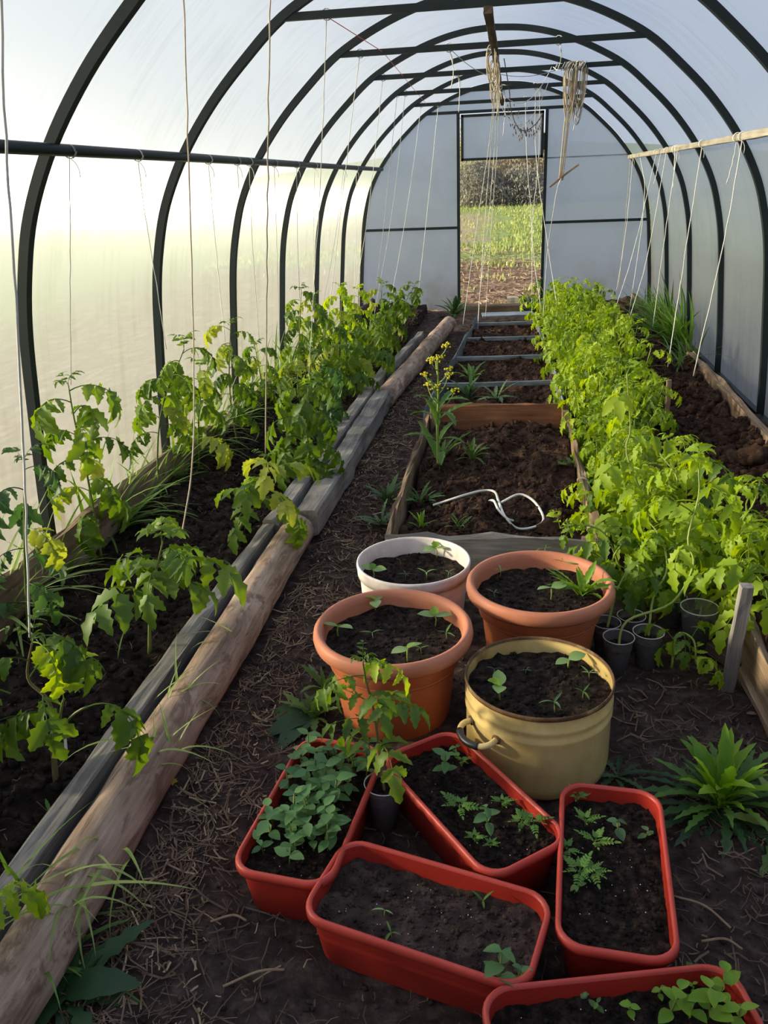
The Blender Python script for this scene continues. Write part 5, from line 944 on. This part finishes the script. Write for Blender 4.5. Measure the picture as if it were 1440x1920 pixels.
GR = [(5.45, 'grass tuft by the batten wall at the end of the pale board'), (5.75, 'tall arching grass tuft by the batten wall'), (6.0, 'tallest grass tuft by the batten wall'), (6.25, 'dense grass tuft behind the tallest by the batten wall'), (6.6, 'grass tuft by the batten wall near the far stake'), (7.0, 'far grass tuft by the batten wall'), (7.5, 'grass tuft in the far corner of the batten wall')]
for k, (y, lb) in enumerate(GR): tuft(lb, 1.255+0.015*(k % 2), y, 0.04, 80, (1.3, 1.9, 2.2, 2.1, 1.7, 1.4, 1.2)[k], 'grass' if k % 2 else 'weed', 720+k, 'grass along the batten wall', spread=0.03, az=(1.6, 4.68))
tuft('onion-like grass tuft in the cloddy bed before the far stake', 1.10, 5.0, right_z(np.array([1.10]), np.array([5.0]))[0], 22, 1.2, 'weed', 730, tl=(0.1, 0.9))
tuft('dark low grass tuft in the cloddy bed beside the dense seedlings', 0.92, 5.3, 0.08, 24, 1.0, 'weed_dark', 731, tl=(0.1, 0.9))
for k, (px, py, z, n_, s_, m, lb, az) in enumerate([(180, 1600, 0.10, 12, 0.75, 'grass_pale', 'pale grass tuft growing between plank and log, middle one', (-1.9, -0.9)), (120, 1680, 0.10, 16, 0.85, 'grass_pale', 'pale grass tuft lying over the near end of the log', (-2.2, 0.9)), (300, 1400, 0.10, 16, 0.7, 'grass_pale', 'grass tuft growing between plank and log beside the crooked tomato', A), (330, 1310, 0.10, 10, 0.6, 'grass_pale', 'grass tuft on the log farthest of the three', (-0.5, 1.8)), (400, 1250, 0.02, 18, 0.6, 'weed_dark', 'dark grass tuft at the path side of the log', A), (60, 1800, 0.02, 12, 0.9, 'weed', 'grass tuft at the near end of the log', (-1.0, 1.2)), (247, 1215, 0.09, 3, 0.55, 'grass', 'few grass blades beside the low tomato with a long leaf', A), (190, 1255, 0.09, 1, 0.5, 'grass', 'single grass blade on the dark soil left of the low tomato', A), (20, 1680, 0.09, 4, 0.8, 'grass', 'grass blades at the left picture edge on the near soil', A), (420, 1190, 0.1, 3, 0.5, 'grass_pale', 'grass blades sticking up beside the plank', A), (600, 885, 0.1, 5, 0.5, 'grass_pale', 'grass blades at the joint of plank and beam', A)]):
    p = at(px, py, Z=z); tuft(lb, p[0], p[1], z, n_, s_, m, 740+k, spread=0.025, tl=(-0.1, 0.9), az=az)
# ------------------------------------------------------------------ strings and hanging things
MT['twine_white'] = simple('white_string', [(0.3, (0.60, 0.57, 0.50)), (0.7, (0.80, 0.77, 0.70))], (30, 30, 30), rough=0.9)
MT['twine_beige'] = simple('beige_twine', [(0.3, (0.36, 0.28, 0.19)), (0.7, (0.55, 0.46, 0.34))], (30, 30, 30), rough=0.95)
MT['twine_grey'] = simple('grey_twine', [(0.3, (0.33, 0.32, 0.31)), (0.7, (0.52, 0.51, 0.49))], (30, 30, 30), rough=0.95)
MT['twine_red'] = simple('red_string', [(0.3, (0.55, 0.10, 0.10)), (0.7, (0.65, 0.16, 0.15))], (30, 30, 30), rough=0.9)
MT['dryleaf'] = simple('dry_vine', [(0.3, (0.06, 0.04, 0.03)), (0.7, (0.15, 0.11, 0.08))], (30, 30, 30), rough=0.95)
RAIL = (-1.135, 1.315); BAT = (1.125, 1.325)
def twine(label, pts, r=0.0016, m='twine_white', knot=True, name='string', group=None, wob=0.0012, tail=True):
    """string hanging through the points; the knot loops round what it is tied to"""
    pts = [np.asarray(p, float) for p in pts]; t = thing(name, label, 'string', pts[-1], 0, group); b = pts[-1]; P = spline(pts, 8) if len(pts) > 2 else np.linspace(pts[0], pts[1], 12)
    R = np.random.RandomState(abs(hash(label)) % 9999 if False else sum(map(ord, label)) % 9999); P = P+np.stack([R.normal(0, wob, len(P)), R.normal(0, wob, len(P)), np.zeros(len(P))], 1)*np.sin(np.linspace(0, math.pi, len(P)))[:, None]
    mb = MB(); mb.add(*tube(P-b, r*1.25, 5)); obj('cord', mb, m, t)
    if knot:
        a = np.linspace(0, 4*math.pi, 22); rr = 0.019; mb = MB(); q = pts[0]-b; mb.add(*tube(np.stack([q[0]+rr*np.cos(a), q[1]+np.linspace(-0.006, 0.006, 22), q[2]+rr*np.sin(a)], 1), r*1.1, 4))
        if tail: mb.add(*tube(bez(q+[0, 0, -rr], q+[0.02, 0.01, -0.035], q+[0.015, 0.012, -0.07], 5), r, 4))
        obj('knot', mb, m, t)
    return t
def on_rail(px, py): return at(px, py, X=RAIL[0])*[0, 1, 0]+np.array([RAIL[0], 0, RAIL[1]])
def on_bat(px, py): return at(px, py, X=BAT[0])*[0, 1, 0]+np.array([BAT[0], 0, BAT[1]])
def on_bar(px, py, i): y = ARCH_Y[i]; p = at(px, py, Y=y); return np.array([np.clip(p[0], -0.7, 0.7), y, ZC])
def soilpt(px, py): p = at(px, py, Z=0.09); return p
def down(px, py, Y): return at(px, py, Y=Y)
# left rail
for lb, top, ps, m, r in [
    ('thin grey string from the rail to the tall drooping tomato', (131, 290), [(132, 500, 2.50), (133, 722, 2.52)], 'twine_grey', 0.0011),
    ('white string from the rail slanting to the bare-stemmed tomato', (258, 294), [(275, 420, 3.05), (312, 655, 3.15)], 'twine_white', 0.0012),
    ('knotted white string from the rail to the tomato before the third hoop', (390, 300), [(408, 500, 3.75), (422, 640, 3.85)], 'twine_white', 0.0015),
    ('short cut string end hanging from the rail before the third hoop', (444, 302), [(448, 355, 4.1)], 'twine_grey', 0.0012),
    ('white string from the rail at the third hoop', (467, 304), [(474, 460, 4.4), (486, 640, 4.5)], 'twine_white', 0.0013),
    ('thin string from the rail between third and fourth hoop', (514, 306), [(520, 480, 4.8), (524, 640, 4.85)], 'twine_grey', 0.0012),
    ('thin string from the rail before the fourth hoop', (556, 309), [(558, 450, 5.3), (562, 560, 5.4)], 'twine_grey', 0.0014),
    ('thin string from the rail past the fourth hoop', (590, 311), [(588, 450, 5.7), (590, 570, 5.75)], 'twine_white', 0.0014),
    ('faint string from the rail at the fifth hoop', (645, 314), [(628, 450, 6.4), (600, 600, 6.4)], 'twine_grey', 0.0015),
    ('faint string from the rail before the last hoop', (668, 315), [(668, 420, 6.9), (665, 550, 6.9)], 'twine_white', 0.0015)]:
    twine(lb, [on_rail(*top)]+[down(a, b, Y) for a, b, Y in ps], r, m)
# strings from the crossbars to the second row
for lb, top, i, ps, m, r in [
    ('long white string at the left picture edge down to the crooked tomato', None, 3, [(8, 200, 1.38), (30, 560, 1.42), (48, 960, 1.5), (56, 1195, 1.52)], 'twine_white', 0.0020),
    ('jute string reaching down to the low tomato with a long leaf', None, 4, [(345, 0, 2.36), (353, 290, 2.30), (362, 600, 2.2), (362, 850, 2.05), (340, 1010, 1.95)], 'twine_beige', 0.0018),
    ('jute string from overhead to the leaning tomato', None, 4, [(506, 0, 2.36), (502, 300, 2.4), (500, 560, 2.45), (498, 850, 2.48)], 'twine_beige', 0.0018),
    ('white string from the second crossbar to the full tomato', (612, 20), 5, [(602, 310, 3.75), (585, 600, 4.0), (578, 720, 4.1)], 'twine_white', 0.0013),
    ('white string from the third crossbar slanting left', (675, 100), 6, [(650, 300, 4.6), (605, 690, 4.9)], 'twine_white', 0.0014),
    ('thin white string from the fourth crossbar', (718, 143), 7, [(690, 400, 5.4), (655, 620, 5.6)], 'twine_white', 0.0014),
    ('thin string from the fifth crossbar to the yellowish tomatoes', (760, 175), 8, [(735, 400, 6.4), (700, 600, 6.4)], 'twine_white', 0.0014),
    ('white string from the sixth crossbar to the large tomato at the back wall', (822, 193), 9, [(805, 360, 7.3), (785, 545, 7.25)], 'twine_white', 0.0018),
    ('pale string before the left half of the back wall', (790, 197), 9, [(762, 400, 7.3), (728, 590, 7.2)], 'twine_white', 0.0014),
    ('faint string before the left half of the back wall, nearer the hoops', (742, 176), 8, [(722, 400, 6.45), (705, 545, 6.5)], 'twine_grey', 0.0013)]:
    if top: pts = [on_bar(*top, i)]
    else:                                   # tied to the crossbar overhead, out of the picture
        ya = ARCH_Y[i]; c_ = [at(ps[0][0]-4, q_, Y=ya) for q_ in range(-400, 60, 4)]; c_ = min(c_, key=lambda q_: abs(q_[2]-ZC)); pts = [np.array([np.clip(c_[0], -0.70, 0.70), ya, ZC])]
    twine(lb, pts+[down(a, b, Y) for a, b, Y in ps], r, m, tail=False)
# right batten
for lb, top, ps, m, r in [
    ('white string nearest the camera from the batten, slanting to a fallen stem', (1392, 262), [(1358, 450, 4.1), (1300, 705, 4.1)], 'twine_white', 0.0020),
    ('short cut string dangling from the batten beside the nearest long one', (1383, 255), [(1372, 310, 4.35), (1362, 345, 4.35)], 'twine_white', 0.0019),
    ('white string from the batten, second from the camera', (1317, 271), [(1284, 480, 4.95), (1252, 688, 4.75)], 'twine_white', 0.0020),
    ('white string from the batten, third from the camera', (1271, 279), [(1250, 420, 5.6), (1224, 612, 5.6)], 'twine_white', 0.0018),
    ('looped string end on the batten beside the third long string', (1266, 280), [(1264, 320, 5.8), (1262, 352, 5.8)], 'twine_white', 0.0020),
    ('white string from the batten, fourth from the camera', (1250, 283), [(1214, 480, 6.1), (1180, 598, 6.0)], 'twine_white', 0.0018),
    ('white string from the batten slanting far left', (1231, 287), [(1188, 470, 6.3), (1146, 602, 6.2)], 'twine_white', 0.0018),
    ('looped string end on the batten between the far long strings', (1240, 285), [(1232, 320, 6.3), (1226, 345, 6.3)], 'twine_white', 0.0018),
    ('string crossing the others below the batten', (1200, 291), [(1208, 380, 7.0), (1178, 600, 6.8)], 'twine_white', 0.0017),
    ('far string from the end of the batten', (1187, 294), [(1174, 430, 7.9), (1156, 545, 7.8)], 'twine_white', 0.0018),
    ('second far string from the end of the batten', (1182, 295), [(1172, 420, 8.0), (1160, 540, 7.9)], 'twine_beige', 0.0017)]:
    twine(lb, [on_bat(*top)]+[down(a, b, Y) for a, b, Y in ps], r, m)
# middle strings
def on_ridge(px, py): p = at(px, py, Z=1.73); return np.array([0.012, np.clip(p[1], 3.5, 7.3), 1.735])
for lb, top, ps, m, r in [
    ('leftmost of the white strings hanging before the doorway', 140, [(917, 270, 6.9), (893, 430, 6.8), (868, 608, 6.6)], 'twine_white', 0.0018),
    ('second of the white strings hanging before the doorway', 150, [(921, 270, 6.9), (908, 430, 6.85), (896, 612, 6.6)], 'twine_white', 0.0018),
    ('third of the white strings hanging before the doorway', 160, [(928, 270, 6.9), (914, 430, 6.85), (899, 560, 6.7), (896, 618, 6.6)], 'twine_white', 0.0018),
    ('fourth of the white strings hanging before the doorway', 165, [(933, 270, 6.9), (920, 440, 6.9), (910, 600, 6.9)], 'twine_white', 0.0018)]:
    twine(lb, [on_ridge(930, top)]+[down(a, b, Y) for a, b, Y in ps], r, m)
twine('short white string end left of the doorway top', [on_bar(842, 92, 6), down(850, 130, 4.36), down(846, 165, 4.36)], 0.0018, 'twine_white')
twine('white string dangling from the fourth crossbar left of the ridge', [on_bar(858, 135, 7), down(862, 170, 5.36), down(860, 210, 5.36)], 0.0018, 'twine_white')
twine('white string end dangling right of the ridge bundle', [on_bar(944, 168, 8), down(947, 200, 6.36), down(943, 255, 6.36)], 0.0018, 'twine_white')
for lb, top, i, ps in [('white string before the right half of the doorway, crossing another', (985, 190), 9, [(988, 300, 7.3), (997, 430, 7.2), (997, 602, 7.0)]), ('white string slanting over the right door post', (1004, 160), 8, [(1005, 290, 6.4), (1027, 460, 6.3), (1044, 570, 6.2)]), ('white string before the right door post', (1012, 160), 8, [(1010, 300, 6.4), (998, 440, 6.35), (1015, 585, 6.25)]), ('white string from the stick down to the seedlings', None, 8, [(1044, 360, 5.36), (1027, 470, 5.6), (1018, 600, 5.8)])]:
    twine(lb, ([on_bar(*top, i)] if top else [down(1052, 335, 5.3)])+[down(a, b, Y) for a, b, Y in ps], 0.0018, 'twine_white', knot=top is not None)
# bundle of twine wound round the ridge batten
t = thing('twine_bundle', 'thick bundle of beige twine wound round the ridge batten', 'twine', (0.015, 4.8, 1.70)); random.seed(81)
for k in range(11):
    y0 = random.uniform(-0.75, 0.45); l = random.uniform(0.05, 0.20); mb = MB(); a = np.linspace(0, 2*math.pi, 16); w_ = random.uniform(0.016, 0.024)
    mb.add(*tube(np.stack([w_*np.cos(a)+random.uniform(-0.006, 0.006), y0+random.uniform(-0.03, 0.03)*np.sin(a), 0.0+np.where(np.sin(a) < 0, l, 0.03)*np.sin(a)+0.012], 1), 0.0028, 5, False)); obj('loop', mb, 'twine_beige', t)
for k in range(6):
    y0 = random.uniform(-0.2, 0.6); l = random.uniform(0.06, 0.2); x0 = random.uniform(-0.02, 0.025); mb = MB(); mb.add(*tube(bez((x0, y0, 0.02), (x0+0.02, y0, -l*0.5), (x0-0.005, y0+0.02, -l), 6), 0.0024, 5)); obj('loose_end', mb, 'twine_beige', t)
# hank with stick
hx = at(1078, 125, Y=ARCH_Y[7])[0]; hy = ARCH_Y[7]; t = thing('twine_hank', 'hank of beige twine slung over the crossbar right of the ridge', 'twine', (hx, hy, ZC)); random.seed(82)
for k in range(16):
    l = random.uniform(0.18, 0.31); w_ = random.uniform(0.02, 0.04); a = np.linspace(0, 2*math.pi, 18); ox = random.uniform(-0.03, 0.035); mb = MB(); mb.add(*tube(np.stack([ox+w_*np.cos(a)*(0.55+0.45*(np.sin(a) < 0)), 0.017*np.cos(a*1.0+k), np.where(np.sin(a) < 0, l, 0.02)*np.sin(a)], 1), 0.0026, 5, False)); obj('loop', mb, 'twine_beige', t)
for k in range(14):
    x0 = random.uniform(-0.12, 0.06); mb = MB(); a = np.linspace(0, 2*math.pi, 12); mb.add(*tube(np.stack([x0+0.01*np.sin(a), 0.018*np.cos(a), 0.02*np.sin(a)], 1), 0.003, 4, False)); obj('wrap', mb, 'twine_grey', t)
sx = at(1062, 220, Y=hy)
for k in range(4):
    mb = MB(); e = at(1050+random.uniform(-8, 8), 336+random.uniform(-6, 6), Y=hy)-np.array([hx, hy, ZC]); s_ = np.array([-0.02+0.012*k, 0.01, -0.02]); mb.add(*tube(spline([s_, s_*0.5+e*0.5+np.array([random.uniform(-0.008, 0.008), 0, 0.03]), e], 6), 0.004, 5)); obj('strand', mb, 'twine_beige', t)
plank('stick', 'wood_board', at(1030, 350, Y=hy-0.01), at(1085, 308, Y=hy-0.01), 0.014, 0.012, 'small wooden stick hanging in the strands of the twine hank', 'stick', seg=5, rough=0.001, seed=83)
# swags
def swag(label, a, b, sag, m='twine_grey', r=0.0017, nm='string'):
    a, b = np.asarray(a), np.asarray(b); mid = (a+b)/2+np.array([0, 0, -sag*2]); t_ = tag(obj(nm, (lambda mb: (mb.add(*tube(bez(a, mid, b, 14), r, 5)), mb)[1])(MB()), m), label, 'string')
swag('sagging cord from the ridge bundle to the hank, upper one', (0.02, 4.75, 1.69), (hx-0.06, hy, ZC), 0.03, 'twine_grey')
swag('sagging cord from the ridge bundle to the hank, lowest loop', (0.02, 5.0, 1.66), (hx-0.12, hy, ZC+0.02), 0.14, 'twine_white')
swag('taut thin cord from the left crossbar to the ridge bundle', on_bar(842, 92, 6), (0.0, 5.0, 1.70), 0.02, 'twine_grey')
swag('loose cord drooping before the closed door leaf', (0.01, 6.0, 1.66), (hx-0.12, hy+0.6, ZC), 0.2, 'twine_grey')
twine('white string knotted to the third crossbar above the hank', [on_bar(1048, 70, 6), down(1052, 100, 4.4), down(1046, 130, 4.9), np.array([hx-0.12, hy, ZC])], 0.0018, 'twine_white')
twine('frayed string end below the hank', [down(1082, 195, hy), down(1078, 225, hy), down(1075, 245, hy)], 0.0020, 'twine_white', knot=False)
swag('red string stretched from crossbar to crossbar left of the ridge', on_bar(605, 0, 5), on_bar(718, 95, 6), 0.0, 'twine_red')
swag('red string continuing to the farther crossbars', on_bar(718, 95, 6), on_bar(800, 185, 9), 0.0, 'twine_red', 0.0015)
# dried vine
t = thing('dried_vine', 'dried vine with shrivelled leaves hanging before the closed door leaf', 'vine', (0.05, 6.0, 1.74)); random.seed(84); o_ = np.array([0.05, 6.0, 1.74])
P = spline([at(945, 110, Y=5.2), at(955, 170, Y=5.8), at(957, 200, Y=6.0), at(968, 235, Y=6.0), at(985, 245, Y=6.0), at(1005, 232, Y=6.0), at(1018, 212, Y=6.0)], 8)-o_
mb = MB(); mb.add(*tube(P, 0.003, 5)); obj('stem', mb, 'dryleaf', t)
mb = MB()
for k in range(90):
    p_ = P[random.randrange(len(P)//3, len(P))]+np.array([random.gauss(0, 0.02), random.gauss(0, 0.02), random.gauss(-0.015, 0.025)]); leaflet(mb, p_, (random.gauss(0, 1), random.gauss(0, 1), -0.7), random.uniform(0.012, 0.03), 0.008, 0, 0.4, 1.2, 4)
obj('dry_leaves', mb, 'dryleaf', t)['kind'] = 'stuff'
# white cord on the soil of the box
t = thing('white_cord', 'thick white cord lying on the soil of the framed box', 'cord', at(920, 945, Z=0.12))
def sp(px, py, dz=0.0): p = at(px, py, Z=0.115); p[2] = mz(p[0], p[1])+0.016+dz; return p
b_ = at(920, 945, Z=0.12)
for pts in ([(812, 942), (870, 940), (905, 921), (927, 925), (935, 945), (948, 972), (975, 975), (1018, 975), (1005, 950), (975, 941), (940, 950)], [(912, 938), (925, 950), (935, 962), (950, 973), (962, 970)]):
    mb = MB(); mb.add(*tube(spline([sp(*q, 0.012 if i % 2 else 0.004) for i, q in enumerate(pts)], 6)-b_, 0.0045, 6)); obj('strand', mb, 'twine_white', t)
# white rag tie on the crooked tomato, ties on the box board
p = at(105, 1370, Z=0.2); 
for lb, px, py, Y, m in [('white rag tied round the crooked tomato stem', 106, 1368, None, 'twine_white'), ('beige raffia tied round the pale side board of the box', 1092, 895, None, 'twine_beige'), ('thin tie round the near end of the pale side board', 1112, 985, None, 'twine_beige')]:
    q = at(px, py, Z=0.15); mb = MB(); a = np.linspace(0, 4*math.pi, 20); rr = 0.011 if px < 200 else 0.018
    if px < 200: q = at(px, py, Y=at(100, 1450, Z=0.09)[1]); c_ = np.stack([q[0]+rr*np.cos(a), q[1]+rr*np.sin(a), q[2]+np.linspace(-0.008, 0.008, 20)], 1)
    else: c_ = np.stack([q[0]+rr*np.cos(a), q[1]+np.linspace(-0.012, 0.012, 20), 0.137+0.012*np.sin(a)], 1)
    mb.add(*tube(c_, 0.003, 5)); mb.add(*tube(bez(c_[-1], c_[-1]+[0.015, -0.01, -0.02], c_[-1]+[0.01, -0.02, -0.06], 5), 0.003, 4)); tag(obj('tie', mb, m), lb, 'tie')

# ------------------------------------------------------------------ small litter
def clod(label, p, s, seed, m='clod'):
    R = np.random.RandomState(seed); th = np.linspace(0, math.pi, 9); ph = np.linspace(0, 2*math.pi, 14, endpoint=False); V = []
    for t_ in th:
        for q_ in ph:
            d = np.array([math.sin(t_)*math.cos(q_), math.sin(t_)*math.sin(q_), 0.8*math.cos(t_)]); V.append(d*s*(1+0.35*float(fbm(d[0]*2.2+seed, d[1]*2.2, d[2]*2.2, 4, seed))))
    F = [(i*14+k, i*14+(k+1) % 14, (i+1)*14+(k+1) % 14, (i+1)*14+k) for i in range(8) for k in range(14)]; mb = MB(); mb.add(V, F); tag(obj('soil_clod', mb, m, loc=tuple(p)), label, 'clod')
p = at(55, 1575, Z=0.1); clod('round lump of dry earth at the left edge on the near soil', (p[0], p[1], lz(p[0], p[1])+0.012), 0.024, 5)
for k, (px, py, s, lb) in enumerate([(1010, 855, 0.05, 'reddish clod in the middle of the framed box'), (1030, 995, 0.04, 'clod at the front of the framed box near the far terracotta pot'), (1310, 880, 0.055, 'large clod in the cloddy bed before the raised seedling crown'), (1375, 860, 0.06, 'large clod in the cloddy bed near the right edge'), (1290, 830, 0.05, 'clod in the cloddy bed behind the brown board'), (1410, 885, 0.05, 'clod at the right picture edge in the cloddy bed'), (1350, 800, 0.05, 'clod by the pale brown board of the batten wall'), (1000, 810, 0.035, 'small clod before the reddish board')]):
    p = at(px, py, Z=0.1); z = mz(p[0], p[1]) if px < 1100 else float(right_z(np.array([p[0]]), np.array([p[1]]))[0]); clod(lb, (p[0], p[1], z+s*0.15), s, 20+k)
p = at(325, 1468, Z=0.012); t = thing('fallen_blossom', 'small yellow blossom lying on the straw beside the log', 'blossom', p)
for k in range(5): put_leaf(t, LEAF_OVATE[k % 3], 'yellow', (0, 0, 0.002), k*1.26, -0.4, 0.5, 'petal')
MT['litter'] = simple('dead_leaf', [(0.3, (0.10, 0.055, 0.035)), (0.7, (0.24, 0.15, 0.10))], (20, 20, 20), rough=0.9)
for k, (px, py, az, s, lb) in enumerate([(1410, 1640, 0.8, 0.5, 'curled dead leaf on the ground at the right edge'), (1285, 1585, 2.0, 0.35, 'dead leaf beside the right rim of the upright planter'), (1400, 1335, 0.3, 0.3, 'dead leaf under the pale right board')]):
    p = at(px, py, Z=0.01); me = LL_BROAD[k % 2].copy(); me.materials.clear(); tag(obj('dead_leaf', me, 'litter', loc=(p[0], p[1], 0.006), rot=(0.3, 0.35, az), scale=s*0.6), lb, 'leaf')
p = at(1095, 1868, Z=ZP5); clod('tiny pale green pebble on the soil of the nearest planter', (p[0], p[1], ZP5+0.004), 0.007, 9, 'cuke')
